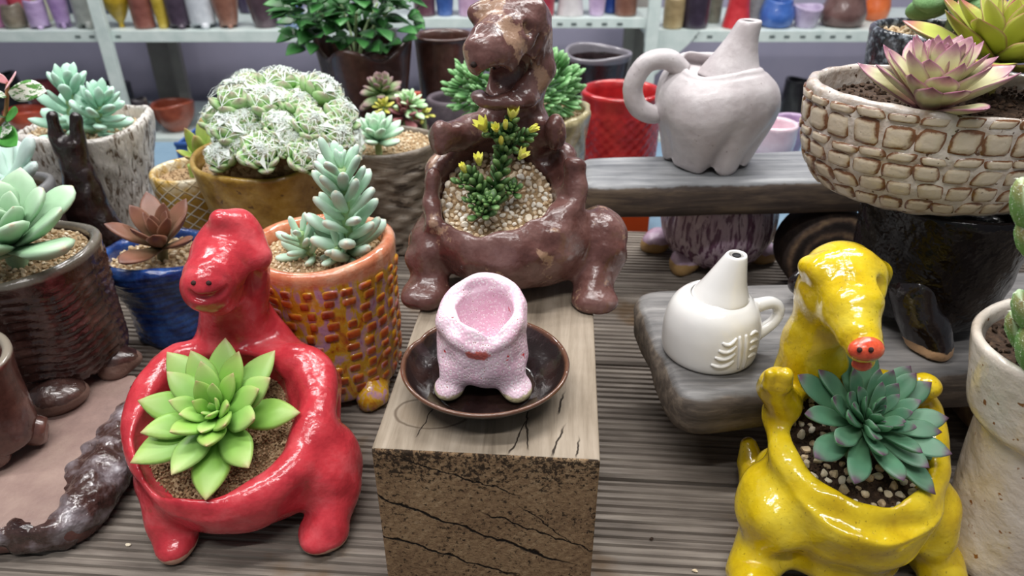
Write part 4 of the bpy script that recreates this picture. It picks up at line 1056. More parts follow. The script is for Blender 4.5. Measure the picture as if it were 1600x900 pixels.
g.chain([(Pz(u, v, .023), r) for u, v, r in ((195, 640, .005), (178, 690, .0085), (150, 738, .0105), (118, 782, .0085))], .005, sm=3)
g.chain([(Pz(u, v, .0165), r) for u, v, r in ((188, 650, .008), (160, 695, .0105), (132, 735, .0115), (108, 775, .009))], .005, sm=3)
g.lumps(.014, .0010, seed=6); g.lumps(.007, .0003, seed=16)
me = g.build(trayo.location, 1); e = obj('glazed_edge', me, M_edge, trayo); tag(e, 'glossy dark brown lumpy glazed edge')
M_dkbr = glaze('dark_brown_iridescent_glaze', [(.3, '#241715'), (.5, '#3a2723'), (.7, '#55403a'), (.85, '#7b6b66')], 50, .2, .0012, 140, (.0035, '#6a5045'))
M_dkrim = rimmed('dark_brown_grey_rim_glaze', [(.3, '#241715'), (.5, '#3b2824'), (.72, '#553f39')], .1075, '#6d675d', rough=.15, bump=.0008)
o_db = P(74, 520, .495); o_db.z = .0257
def ridges(TH, Z, O, RR):
    u = TH * 14; cell = np.floor(u); ph = np.sin(cell * 12.9898) * 3
    return (.0021 * np.clip(np.sin(Z * 820 + ph), 0, 1) * (np.abs(np.sin(u * math.pi)) > .25) * (Z < .098) + .0012 * np.sin(4 * TH + 50 * Z)) * O * (RR > .03)
t = thing('footed_pot', 'large dark brown ridged footed pot on the mauve tray', 'pot', o_db)
obj('body', lathe([(.050, .010), (.0545, .018), (.0565, .04), (.0570, .07), (.0570, .095), (.0585, .1105)], .0075, 144, .0018, .016, ridges, wz=waves(9, [.002, .002])), M_dkrim, t)
for u, v, r in ((182, 582, (.016, .016, .0155)), (88, 635, (.021, .021, .017)), (20, 560, (.015, .015, .015))):
    p = Pz(u, v, .0257); foot_part(t, (p.x, p.y + .004, .0257 + .0085), o_db, r, M_dkbr, u, .5)
gravel('gravel', 'pale gravel in the large dark brown pot', o_db + Vector((0, 0, .1065)), (0, 0, 1), .0495, .0495, .0024, 260, M_grit, M_bed, 13)
M_jade = leafmat('pale_jade_leaf', [(0, '#7fa276'), (.4, '#85ad83'), (.8, '#96bb93'), (.97, '#aecaa8'), (1, '#b9a98d')], ('#b8d2b4', .4), None, .45, .15, .35, .05, ('#cfeed8', .15))
b = o_db + Vector((.010, -.014, .106)); t = thing('rosette_succulent', 'large pale jade rosette succulent in the dark brown pot', 'succulent', b)
JL = [leaf(.06, .034, .0085, OVATE, .06, .1, keel=.5), leaf(.06, .031, .009, SPOON, .05, .05, keel=.5)]
obj('stem', tube_mesh([(0, 0, -.006), (0, -.002, .018)], [.007, .007]), M_jade, t)
rosette(t, JL, M_jade, 20, 72, 12, .4, 1.12, (0, -.002, .016), (.15, -.12, 1), .001, .005, .012, 6, 8, .6, 65)
o_sb = P(-24, 640, .392); o_sb.z = .0257
t = thing('footed_pot', 'small dark brown footed pot at the left edge of the tray', 'pot', o_sb)
M_sbrim = rimmed('brown_pot_pale_rim_glaze', [(.3, '#3a231e'), (.5, '#563730'), (.72, '#6f4d44')], .081, '#8a8174', rough=.22)
obj('body', lathe([(.024, .012), (.027, .018), (.0275, .04), (.0275, .065), (.0295, .084)], .0065, 72, .0022, .03, wz=waves(5, [.003, .002])), M_sbrim, t)
for u, v in ((82, 690), (-4, 742), (-60, 700)):
    p = Pz(u, v, .0257); a = p + Vector((0, 0, .010)); c = Vector((o_sb.x, o_sb.y, .047)); a = a + (c - a) * .1
    obj('foot', tube_mesh([c - o_sb, (c * .55 + a * .45) - o_sb + Vector((0, 0, .002)), a - o_sb, a + (a - c) * .12 - o_sb], [.013, .0115, .0105, .004], 14), M_sbrim, t)

# --- tall cream boot-like pot at right
M_boot = glaze('cream_speckled_glaze', [(.3, '#c9b9a8'), (.5, '#dbcfc2'), (.75, '#e6ddd3')], 25, .2, .0012, 110, (.012, '#8d6a4a'), (150, .68, '#94603a'))
o_wb = Vector((.315, .314, 0)); t = thing('tall_pot', 'tall cream boot-like pot with collar at the right edge', 'pot', o_wb)
obj('body', lathe([(.033, .008), (.0365, .018), (.0385, .05), (.0415, .09), (.0435, .116), (.0420, .1235)], .006, 72, .003, .02, lambda TH, Z, O, RR: .0009 * np.sin(4 * TH + 60 * Z) * O * (RR > .02)), M_boot, t)
c = obj('collar', lathe([(.0425, .118), (.0485, .1195), (.0515, .126), (.0545, .142), (.0585, .160), (.0600, .169)], .0055, 72, .0025, .014, wr=waves(3, [.01, .012]), wz=waves(8, [.002, .002])), M_boot, t)
p = Pz(1540, 893, 0); foot_part(t, (p.x + .004, p.y + .004, .010), o_wb, (.016, .017, .014), M_boot, 4, .6)
p = Pz(1640, 880, 0); foot_part(t, (p.x, p.y + .01, .010), o_wb, (.016, .017, .014), M_boot, 5, .6)
gravel('soil', 'dark soil in the tall cream pot', o_wb + Vector((0, 0, .160)), (0, 0, 1), .052, .052, .0018, 240, M_soil, M_soil, 14, cat='soil')
def fuzzy():
    m = leafmat('fuzzy_green_leaf', [(0, '#6c8a3e'), (.4, '#5f9a48'), (.85, '#74ae5c'), (1, '#8a7a4a')], ('#c7e0b6', .75), None, .7, .1, .2, .1)
    b = o_wb + Vector((0, 0, .163)); t = thing('fuzzy_succulent', 'fuzzy green bear-paw succulent in the tall cream pot', 'succulent', b)
    q = [b, P(1622, 500, .316), P(1630, 420, .316), P(1640, 330, .316)]; obj('stem', tube_mesh([a - b for a in q], [.003] * 4, 8), M_stem, t)
    L1 = leaf(1, .46, .20, SPOON, .1, .15, n=10, m=12); rg = np.random.default_rng(3)
    M_hair = matte('white_leaf_hair', [(.3, '#d9e6cc'), (.7, '#eef4e4')], 50, .8, .0)
    # hair shared by all leaves
    vs_ = np.array([v.co[:] for v in L1.vertices]); nn = np.array([v.normal[:] for v in L1.vertices]); hv, hf = [], []
    fcs = [list(p.vertices) for p in L1.polygons if len(p.vertices) == 4]
    for k in range(2600):
        q = fcs[rg.integers(len(fcs))]; wts = rg.dirichlet(np.ones(4)); p = wts @ vs_[q]; i = q[0]
        d = nn[q].mean(0) + rg.normal(size=3) * .35; d /= np.linalg.norm(d); s = np.cross(d, rg.normal(size=3)); s /= np.linalg.norm(s); n0 = len(hv)
        hv += [p + s * .009, p - s * .009, p + d * .06]; hf.append([n0, n0 + 1, n0 + 2])
    HM = mesh(np.array(hv), hf, smooth=False)
    for (u, v, y), (u2, v2, y2), s in (((1624, 385, .316), (1566, 302, .303), 1.0), ((1628, 410, .316), (1577, 372, .300), 1.0), ((1622, 520, .316), (1572, 482, .298), 1), ((1622, 560, .318), (1558, 505, .31), 1), ((1620, 590, .312), (1580, 535, .292), 1), ((1622, 540, .316), (1650, 470, .31), 1), ((1630, 380, .316), (1680, 330, .33), 1), ((1622, 480, .316), (1612, 430, .34), 1)):
        a, c = P(u, v, y), P(u2, v2, y2); d = c - a; Ln = d.length; zz = Vector((0, -.5, .85)); yy = d.normalized(); xx = yy.cross(zz).normalized(); zz = xx.cross(yy)
        M = Matrix.Translation(a - b) @ Matrix((xx, yy, zz)).transposed().to_4x4() @ Matrix.Scale(Ln * 1.05, 4)
        lf = obj('leaf', L1, m, t, mtx=M); h = obj('hairs', HM, M_hair, lf); tag(h, kind='stuff')
fuzzy()

# --- black footed pot carrying the cream relief bowl
M_blk = glaze('glossy_black_glaze', [(.3, '#080506'), (.6, '#0e090b'), (.85, '#191214')], 60, .2, .0018, 130, coat=0, spec=.3, fine=.00004)
M_blkf = glaze('glossy_black_glaze_bare_toe', [(.3, '#0f0a0b'), (.6, '#1a1214'), (.82, '#5a4a50')], 60, .14, .0016, 130, (.0085, '#a5825f'), fine=.00004)
o_bk = Vector((.3165, .478, .0902))
t = thing('footed_pot', 'glossy black footed pot under the cream relief bowl', 'pot', o_bk)
def bumpy(TH, Z, O, RR): return (.0010 * np.sin(9 * TH + 90 * Z) * np.sin(160 * Z + 3 * TH) + .001 * np.sin(3 * TH)) * O * (RR > .03)
obj('body', lathe([(.045, .012), (.050, .022), (.0535, .045), (.0570, .08), (.0590, .1005)], .007, 96, .0025, .02, bumpy), M_blk, t)
for path, key in ((((1432, 455, .447, .019), (1442, 500, .437, .0165), (1455, 535, .428, .0145), (1460, 548, .423, .012)), 1), (((1520, 430, .50, .015), (1543, 452, .505, .012)), 2), (((1300, 450, .49, .014), (1262, 440, .50, .012), (1250, 442, .50, .0095)), 3)):
    g = Clay(o_bk + Vector((-.11, -.09, -.002)), o_bk + Vector((.11, .09, .075)), .002)
    pts = [(P(u, v, y), r) for u, v, y, r in path]
    if key > 1: pts = [(Vector((p.x, p.y, max(p.z, .0902 + r * .55))), r) for p, r in pts]
    g.chain(pts, .006, sm=3); g.lumps(.02, .0008, seed=key)
    g.F[:, :, g.ax[2] < o_bk.z + .0003] = .01
    obj('foot', g.build(o_bk, 1), M_blkf, t)
M_cream = glaze('cream_crackle_glaze', [(.3, '#a8917c'), (.48, '#c9bdb3'), (.65, '#d9d0c8'), (.85, '#e6dfd8')], 90, .22, .0014, 150, None, (190, .66, '#5a4030'))
def cream_tile():
    m = MB('cream_tile_brown_edge'); e = m.math('ADD', m.attr('le'), m.math('MULTIPLY', m.math('SUBTRACT', m.noise(120, 3), .5), .7))
    c = m.ramp(e, [(.45, '#cfc1ad'), (.66, '#c6b59c'), (.8, '#74492c'), (.95, '#7d5638'), (1, '#b9a795')])
    c = m.mix(m.step(m.noise(420, 2), .72, .76), c, '#5a4332')
    return m.out(c, .25, m.bump(m.noise(300, 3), .0004), coat=.3)
M_ctile = cream_tile()
o_cr = Vector((.2965, .478, .1945)); CSX = 1.42
t = thing('relief_bowl', 'oval cream bowl with brown-edged tile relief on top of the black pot', 'pot', o_cr)
cpts = [(.046, .0), (.054, .006), (.0625, .022), (.0665, .040), (.0680, .057), (.0690, .072)]
obj('body', lathe(cpts, .0055, 128, .0022, .018, lambda TH, Z, O, RR: (.0008 * np.sin(13 * TH + 170 * Z) * np.sin(7 * TH - 90 * Z)) * O * (RR > .02), CSX, 1.0, wz=waves(6, [.001, .003, .001])), M_cream, t)
S = lathe_surface(cpts, CSX, 1.0); rg = random.Random(9)
rows = [(.0660, .0716, .0), (.0482, .0652, .0), (.0414, .0474, .3), (.0290, .0406, .15), (.0170, .0282, .4), (.0060, .0162, .1)]
th = 0.0; cols_ = []
while th < 2 * math.pi - .08:
    wdt = .0176 / math.hypot(.068 * CSX * math.sin(th), .068 * math.cos(th)); cols_.append((th, th + wdt)); th += wdt
for z0, z1, sh in rows:
    for a0, a1 in cols_:
        wdt = a1 - a0; a0_, a1_ = a0 + wdt * (-.03 + sh), a1 - wdt * (-.03 - sh) + rg.uniform(-.1, .05) * wdt; dz = rg.uniform(-.0012, .0012)
        obj('relief_tile', pad(S, a0_, a1_, z0 + dz * .5 - .0006, z1 + dz * .5 + rg.uniform(-.0006, .001), rg.uniform(.0011, .0017), skew=rg.uniform(-.1, .1) * wdt, pw=6), M_ctile, t)
gravel('soil', 'dark gritty soil in the cream relief bowl', o_cr + Vector((0, 0, .062)), (0, 0, 1), .086, .061, .0020, 420, M_soil, M_soil, 15, cat='soil')
M_semp = leafmat('pink_green_leaf', [(0, '#e6b8b4'), (.2, '#dfb7a6'), (.45, '#d5cf9f'), (.72, '#cfcfa3'), (.88, '#b98a92'), (1, '#7d3a5c')], ('#a3577a', .8), None, .3, .15, .45, .1, None, .72)
M_semp2 = leafmat('yellow_green_leaf_red_tip', [(0, '#a9a04a'), (.35, '#b4bd3f'), (.75, '#b9c04a'), (.9, '#b26a4f'), (1, '#8a3b4d')], ('#9a4a55', .75), '#aeb248', .3, .15, .45, .1, None, .86)
SL = [leaf(.06, .026, .0038, [(0, .6), (.3, .82), (.6, 1), (.82, .72), (.94, .3), (1, .01)], .14, .06, keel=.4, n=13), leaf(.06, .024, .0036, [(0, .6), (.3, .85), (.58, 1), (.8, .7), (.93, .28), (1, .01)], .18, .14, keel=.4, n=13)]
b = P(1452, 150, .448); b.z = .2540; t = thing('houseleek', 'pink and cream houseleek rosette at the front of the cream relief bowl', 'succulent', b)
obj('stem', tube_mesh([(0, 0, -.004), (0, -.002, .012)], [.006, .006]), M_semp, t)
rosette(t, SL, M_semp, 40, 86, 20, .5, .82, (0, -.002, .008), (-.02, -.15, 1), .001, .004, .012, 7, 6, .8, 10, .8)
b = P(1555, 95, .505); b.z = .2580; t = thing('houseleek', 'yellow-green houseleek rosette with red tips behind the pink one', 'succulent', b)
obj('stem', tube_mesh([(0, 0, -.004), (0, -.002, .02)], [.006, .006]), M_semp2, t)
rosette(t, SL, M_semp2, 28, 80, 4, .55, 1.15, (0, -.002, .018), (0, -.1, 1), .001, .004, .012, 7, 16, .8, 0, .8)
# ------------------------------------------------------------------ pots at the back of the deck
# --- white bark pot with black horned figure
def bark(name, stops, streak, sc, rough=.3, thr=.56):
    m = MB(name); v = m.scaled(sc); n = m.noise(1, 4, .6, v, .6)
    c = m.ramp(m.noise(40, 4), stops); c = m.mix(m.step(n, thr, thr + .1), c, streak)
    c = m.mix(m.step(m.noise(170, 2), .72, .75), c, '#2c221c')
    return m.out(c, rough, m.bump(n, -.003), coat=.25)
M_bark = bark('white_bark_glaze', [(.3, '#c9c3bc'), (.6, '#ddd8d2'), (.8, '#e8e4df')], '#6b5a4a', (230, 230, 42), .3, .53)
o_wk = P(163, 300, .80); o_wk.z = 0
t = thing('bark_pot', 'white bark-textured pot with black horned figure on its side', 'pot', o_wk)
def barkd(TH, Z, O, RR): return (.0016 * np.sin(22 * TH + 3 * np.sin(60 * Z)) * np.sin(50 * Z + 5 * np.sin(3 * TH)) + .002 * np.sin(3 * TH + 1)) * O * (RR > .02)
obj('body', lathe([(.040, .004), (.044, .012), (.052, .05), (.062, .095), (.070, .128), (.0725, .143)], .008, 96, .003, .02, barkd, wz=waves(12, [.004, .003, .002])), M_bark, t)
g = Clay((-.62, .62, -.002), (-.38, .78, .21), .002)
g.chain([(P(110, 232, .725), .0130), (P(124, 275, .72), .0165), (P(145, 330, .712), .019), (P(168, 362, .708), .0175), (P(190, 374, .705), .0125)], .008, sm=2)
g.chain([(P(97, 235, .724), .0085), (P(81, 182, .728), .0055)], .005); g.chain([(P(125, 235, .726), .0085), (P(118, 184, .73), .006)], .005)
g.chain([(P(118, 330, .712), .016), (P(122, 366, .706), .014)], .008)
g.ell(P(205, 374, .702), (.014, .014, .011), k=.005)
g.lumps(.02, .0008, seed=4); g.F[:, :, g.ax[2] < .0008] = .01
e = obj('horned_figure', g.build(o_wk, 1), glaze('black_figure_glaze', [(.3, '#150c0b'), (.6, '#241614'), (.85, '#3b2825')], 60, .14, .0015, 120, (.004, '#8f7560')), t); tag(e, 'glossy black horned figure with a foot')
for i in range(3):
    for j in range(2):
        p = P(118 + 12 * j + 3 * i, 288 + 16 * i, .70); 
gravel('gravel', 'pale gravel in the white bark pot', o_wk + Vector((0, 0, .135)), (0, 0, 1), .060, .060, .0026, 330, M_grit, M_bed, 21)
M_mint2 = leafmat('cool_mint_leaf', [(0, '#8dbf9f'), (.5, '#9acbb0'), (.9, '#b2dac4'), (1, '#c0e0cf')], None, None, .5, .15, .3, .05, ('#cdebdf', .25))
FING2 = [leaf(1, .44, .22, SPOON, .03, .1, n=9, m=10), leaf(1, .42, .22, OVATE, .03, .16, n=9, m=10)]
b = o_wk + Vector((-.01, 0, .138)); t = thing('stonecrop', 'double-headed mint stonecrop in the white bark pot', 'succulent', b)
stem_plant(t, b, [P(120, 212, .795), P(112, 185, .792), P(108, 150, .79), P(106, 132, .79)], .004, 26, .042, .026, 8, 60, FING2, M_mint2, 5)
stem_plant(t, b, [P(150, 215, .79), P(152, 190, .785), P(156, 170, .782), P(157, 156, .782)], .004, 26, .040, .022, 8, 62, FING2, M_mint2, 6)

# --- dark pot with pale grey-green plant, and the pot of variegated ivy at the edge
o_dk = P(15, 330, .660); o_dk.z = 0
M_dkmat = rimmed('dark_purple_brown_glaze', [(.3, '#2b2120'), (.6, '#3d302e'), (.8, '#524542')], .117, '#7b7a7c', rough=.3)
t = thing('pot', 'dark brown cylindrical pot with grey rim at the left edge', 'pot', o_dk)
obj('body', lathe([(.040, 0), (.043, .004), (.045, .05), (.0455, .1), (.0465, .120)], .008, 64, .003, .018, wz=waves(3, [.002, .002])), M_dkmat, t)
gravel('gravel', 'pale gravel in the dark cylindrical pot', o_dk + Vector((0, 0, .110)), (0, 0, 1), .037, .037, .0024, 150, M_grit, M_bed, 22)
M_pale = leafmat('pale_grey_green_leaf', [(0, '#9fc3b0'), (.5, '#b3d2c4'), (.9, '#bcd6cf'), (1, '#b7c3c0')], None, None, .55, .15, .3, .05, ('#dfeee8', .4))
b = o_dk + Vector((-.012, -.01, .113)); t = thing('ghost_plant', 'pale grey-green thick-leaved succulent in the dark cylindrical pot', 'succulent', b)
PL = leaf(1, .42, .17, SPOON, .06, .12, n=11, m=10)
obj('stem', tube_mesh([(0, 0, -.006), (-.004, 0, .02)], [.005, .005]), M_stem, t)
def leaf_to(t, b, me, mat, a, c, up=(0, -.5, .85), wide=1.0):
    d = c - a; Ln = d.length; yy = d.normalized(); xx = yy.cross(Vector(up)).normalized(); zz = xx.cross(yy)
    return obj('leaf', me, mat, t, mtx=Matrix.Translation(a - b) @ Matrix((xx, yy, zz)).transposed().to_4x4() @ Matrix.Diagonal((Ln * wide, Ln, Ln, 1)))
for (u2, v2, y2) in ((64, 218, .67), (66, 268, .645), (-20, 225, .68), (2, 205, .70), (30, 225, .71), (10, 290, .63), (-30, 265, .65)): leaf_to(t, b, PL, M_pale, P(14, 282, .665), P(u2, v2, y2))
o_lv = P(-40, 350, .585); o_lv.z = 0
t = thing('pot', 'small dark pot cut off by the left edge holding the variegated vine', 'pot', o_lv)
obj('body', lathe([(.025, 0), (.0275, .004), (.029, .05), (.030, .108)], .005, 48, .004, .014), M_dkmat, t)
gravel('soil', 'dark soil in the small pot with the variegated vine', o_lv + Vector((0, 0, .101)), (0, 0, 1), .0245, .0245, .0018, 70, M_soil, M_soil, 27, cat='soil')
def varieg():
    m = MB('variegated_leaf'); n = m.noise(4.5, 4, .7, m.scaled((3, 1, 1)))
    c = m.mix(m.step(n, .5, .54), '#e9efe2', '#4f8a3c'); vm = m.out(c, .45, sss=.1)
    m = MB('pink_leaf'); pm = m.out(m.ramp(m.noise(3, 3), [(.3, '#e9a5ae'), (.7, '#f3c9cb')]), .45, sss=.1)
    m = MB('deep_green_leaf'); gm = m.out(m.ramp(m.noise(3, 3), [(.3, '#3f8a34'), (.7, '#59a848')]), .4, sss=.1)
    b = o_lv + Vector((0, 0, .104)); t = thing('variegated_vine', 'vine with pink, white-splashed and green leaves at the left edge', 'vine', b)
    obj('stem', tube_mesh([(0, 0, -.004), P(-8, 215, .63) - b, P(8, 180, .63) - b, P(12, 128, .63) - b], [.0022, .002, .0018, .0014], 8), matte('brown_vine_stem', [(.3, '#8a5a3c'), (.7, '#a8764e')], 90, .6), t)
    LFS = [leaf(1, .40, .02, [(0, .1), (.2, .75), (.5, 1), (.8, .6), (1, .02)], .06, .08, n=10, m=8) for _ in range(3)]
    for k, (a, c, me, mt) in enumerate((((13, 142, .63), (80, 146, .615), 0, vm), ((13, 130, .63), (-16, 112, .62), 1, pm), ((12, 130, .63), (28, 126, .60), 1, pm), ((12, 150, .63), (-35, 140, .61), 0, vm), ((8, 182, .63), (34, 178, .61), 2, gm), ((8, 184, .63), (-20, 180, .61), 0, vm), ((-4, 200, .63), (33, 232, .60), 2, gm), ((-4, 205, .63), (24, 206, .61), 0, vm))):
        leaf_to(t, b, LFS[me], mt, P(*a), P(*c), (0, -.75, .65), 1.1)
varieg()

# --- yellow net pot and its green plant
def netmat():
    m = MB('mustard_net_glaze'); x, y, z = m.xyz(); th = m.math('ARCTAN2', y, x)
    a = m.math('MULTIPLY', th, 7); b_ = m.math('MULTIPLY', z, 230)
    l1 = m.math('ABSOLUTE', m.math('SINE', m.math('ADD', a, b_))); l2 = m.math('ABSOLUTE', m.math('SINE', m.math('SUBTRACT', a, b_)))
    l = m.math('MINIMUM', l1, l2); c = m.mix(m.step(l, .28, .12), m.ramp(m.noise(50, 4), [(.3, '#8f6a2a'), (.6, '#b08a3c'), (.8, '#c7a866')]), '#ddd6c8')
    c = m.mix(m.step(z, .088, .098), c, m.ramp(m.noise(60, 3), [(.4, '#c09a4a'), (.6, '#e3d6b8')]))
    return m.out(c, .2, m.bump(m.step(l, .3, .1), .001), coat=.4)
o_nt = P(310, 330, .755); o_nt.z = 0
t = thing('net_pot', 'mustard pot with white net pattern beside the gold pot', 'pot', o_nt)
obj('body', lathe([(.022, 0), (.026, .006), (.033, .04), (.039, .075), (.041, .098), (.041, .105)], .006, 64, .003, .014), netmat(), t)
gravel('soil', 'brown soil in the mustard net pot', o_nt + Vector((0, 0, .0975)), (0, 0, 1), .034, .034, .0013, 220, M_coarse, M_bed, 23, cat='soil')
M_olive = leafmat('yellow_green_leaf', [(0, '#8fae4a'), (.5, '#9dbb4e'), (.85, '#b0c060'), (1, '#b58a5a')], ('#b3955a', .5), None, .4, .12, .4)
b = o_nt + Vector((.004, 0, .100)); t = thing('rosette_succulent', 'yellow-green pointed succulent in the mustard net pot', 'succulent', b)
OL = [leaf(1, .34, .13, OVATE, .06, .1, n=10), leaf(1, .32, .13, LANCE, .08, .16, n=10)]
obj('stem', tube_mesh([(0, 0, -.004), (0, 0, .012)], [.004, .004]), M_olive, t)
for u2, v2, y2 in ((285, 195, .74), (318, 182, .755), (272, 238, .73), (288, 250, .715), (310, 262, .705), (308, 215, .72), (340, 205, .74), (350, 225, .74), (335, 195, .78), (300, 225, .79)): leaf_to(t, b, OL[u2 % 2], M_olive, P(318, 250, .748), P(u2, v2, y2))

# --- gold pot with cobweb houseleeks
M_gold = glaze('mottled_gold_brown_glaze', [(.28, '#7a5a22'), (.45, '#9c7a32'), (.6, '#b0904a'), (.8, '#c4ab6e')], 55, .28, .001, 130, None, (120, .68, '#6b4f2a'))
o_gd = P(437, 360, .705); o_gd.z = 0
t = thing('gold_pot', 'mottled gold-brown pot with wavy rim holding cobweb houseleeks', 'pot', o_gd)
obj('body', lathe([(.050, 0), (.054, .005), (.059, .04), (.064, .085), (.070, .120), (.0735, .140)], .006, 96, .003, .022, None, wz=waves(6, [.002, .003, .002, .002])), M_gold, t)
gravel('soil', 'brown soil under the cobweb houseleeks in the gold pot', o_gd + Vector((0, 0, .131)), (0, 0, 1), .064, .064, .0018, 200, M_coarse, M_bed, 24, cat='soil')
def cobweb():
    b = o_gd + Vector((0, 0, .133)); t = thing('cobweb_houseleek', 'mound of cobweb houseleek rosettes covered in white threads in the gold pot', 'succulent', b)
    lm = leafmat('cobweb_leaf', [(0, '#6fa54a'), (.5, '#86ba62'), (.85, '#a8cf8c'), (1, '#b5a394')], ('#c3dcb2', .35), None, .5, .1, .3, .1)
    wm = matte('white_web_threads', [(.3, '#dfeae2'), (.7, '#f0f5f1')], 5, .7, .0)
    base = leaf(1, .62, .24, SPOON, .1, .35, n=7, m=8); bv = np.array([v.co[:] for v in base.vertices]); bf = [list(p.vertices) for p in base.polygons]
    def ros(seed):
        rg = random.Random(seed); V, F, A, tips = [], [], [], []
        n = 34; lt_ = np.repeat(1 - (1 - np.linspace(0, 1, 7)) ** 1.25, 8); le_ = np.tile([abs(math.cos(2 * math.pi * j / 8)) for j in range(8)], 7); AL = []
        for i in range(n):
            f = i / (n - 1); el = 86 - 62 * f + rg.uniform(-4, 4); s = .62 + .32 * f
            M = Matrix.Rotation(R(i * 137.5), 4, 'Z') @ Matrix.Translation((0, .12 * f, .32 * (1 - f))) @ Matrix.Rotation(R(el), 4, 'X') @ Matrix.Scale(s, 4)
            Mn = np.array(M); W = bv @ Mn[:3, :3].T + Mn[:3, 3]; F += [[k + len(V) * len(bv) for k in q] for q in bf]; V.append(W); A.append(lt_); AL.append(le_); tips.append(W[-8:].mean(0))
        m1 = mesh(np.concatenate(V), F, attrs={'lt': np.concatenate(A), 'le': np.concatenate(AL)})
        # threads between neighbouring tips
        wv, wf = [], []; T = np.array(tips)
        for i in range(n):
            dd = np.linalg.norm(T - T[i], axis=1); idx = [j for j in np.argsort(dd)[1:11] if j > -1]
            for j in idx:
                if rg.random() < .55: continue
                a, c = T[i] + np.array([rg.uniform(-.04, .04) for _ in range(3)]), T[j] + np.array([rg.uniform(-.04, .04) for _ in range(3)]); mid = (a + c) / 2; mid = mid + np.array((0, 0, .05)) + mid * .03
                d = c - a; s = np.cross(d, mid); s = s / (np.linalg.norm(s) + 1e-9) * .008; k = len(wv)
                wv += [a - s, a + s, mid + s, mid - s, c + s, c - s]; wf += [[k, k + 1, k + 2, k + 3], [k + 3, k + 2, k + 4, k + 5]]
        for i in range(n - 8):                                            # patches of matted web
            dd = np.linalg.norm(T - T[i], axis=1); j, q = [int(x) for x in np.argsort(dd)[1:8]][rg.randrange(3)], [int(x) for x in np.argsort(dd)[1:8]][3 + rg.randrange(4)]
            if rg.random() < .40:
                k = len(wv); c0 = (T[i] + T[j] + T[q]) / 3
                wv += [c0 + (x - c0) * .92 + np.array((0, 0, .02)) + c0 * .02 for x in (T[i], T[j], T[q])]; wf.append([k, k + 1, k + 2])
        return m1, mesh(np.array(wv), wf, smooth=False)
    var = [ros(k) for k in range(3)]; rg = random.Random(5)
    # rosettes spread over a dome (pixel spots of the mound, nearest first)
    spots = [(350, 245, .650, .9), (410, 240, .632, 1.0), (478, 245, .636, .95), (440, 200, .650, .85), (395, 205, .655, .75), (485, 195, .655, .95), (368, 205, .665, 1.15), (520, 215, .66, 1.05), (530, 180, .690, 1.0), (420, 165, .675, 1.1), (380, 165, .69, 1.35), (465, 165, .675, .9), (500, 150, .70, 1.15), (440, 140, .71, 1.2), (350, 185, .70, 1.1), (545, 215, .69, .9), (375, 225, .645, .6), (450, 228, .635, .6), (505, 232, .64, .65), (390, 140, .73, 1.1), (470, 140, .74, 1.0), (355, 220, .66, .8), (545, 235, .67, .8), (430, 185, .65, .6), (460, 215, .64, .55), (385, 185, .66, .7), (515, 165, .71, .8), (405, 225, .64, .5)]
    cc = o_gd + Vector((0, .0, .12))
    for k, (u, v, y, s) in enumerate(spots):
        p = P(u, v, y); ax = (p - cc); ax.z += .02; ax.normalize()
        M = Matrix.Translation(p - b - ax * .012) @ frame_of(ax).to_4x4() @ Matrix.Rotation(rg.uniform(0, 6), 4, 'Z') @ Matrix.Scale(.0285 * s, 4)
        r_ = obj('rosette', var[k % 3][0], lm, t, mtx=M); tag(r_, kind=None); obj('web', var[k % 3][1], wm, r_)
    V = blob((.050, .050, .040), 2, .08, .1); obj('mound', V, M_coarse, t, (0, 0, .005))
cobweb()

# --- grey stacked-bark pot with pale rosette
M_gbark = bark('grey_brown_bark_glaze', [(.3, '#5f564c'), (.55, '#857a6d'), (.8, '#aaa094')], '#352a22', (30, 30, 110), .5)
o_gb = P(615, 330, .80); o_gb.z = 0
t = thing('bark_pot', 'grey-brown rough bark pot between the gold pot and the brown dinosaur', 'pot', o_gb)
def rough_d(TH, Z, O, RR): return (.0022 * np.sign(np.sin(Z * 420)) * np.abs(np.sin(Z * 420)) ** .5 * np.sin(9 * TH + np.floor(Z * 67) * 2.1) + .001 * np.sin(5 * TH)) * O * (RR > .02) * (Z < .11)
obj('body', lathe([(.048, 0), (.052, .005), (.057, .04), (.060, .085), (.0625, .118), (.063, .124)], .006, 128, .0025, .016, rough_d, wz=waves(16, [.002, .002])), M_gbark, t)
gravel('gravel', 'tan gravel in the grey-brown bark pot', o_gb + Vector((0, 0, .117)), (0, 0, 1), .056, .056, .0025, 330, M_grit, M_bed, 25)
M_pmint = leafmat('pale_mint_leaf', [(0, '#93c29b'), (.5, '#a8d1ae'), (.9, '#bcdcbf'), (1, '#cfe5cf')], None, None, .5, .15, .3, .05, ('#dcefe0', .3))
b = P(592, 238, .77); b.z = .119; t = thing('rosette_succulent', 'pale mint rosette succulent in the grey-brown bark pot', 'succulent', b)
RL = [leaf(1, .5, .2, OVATE, .05, .1, n=9), leaf(1, .46, .2, SPOON, .05, .05, n=9)]
obj('stem', tube_mesh([(0, 0, -.004), (0, 0, .016)], [.004, .004]), M_stem, t)
rosette(t, RL, M_pmint, 22, 80, 5, .022, .034, (0, -.002, .014), (.0, -.15, 1), .001, .004, .012, 6, 3, 1, 0)

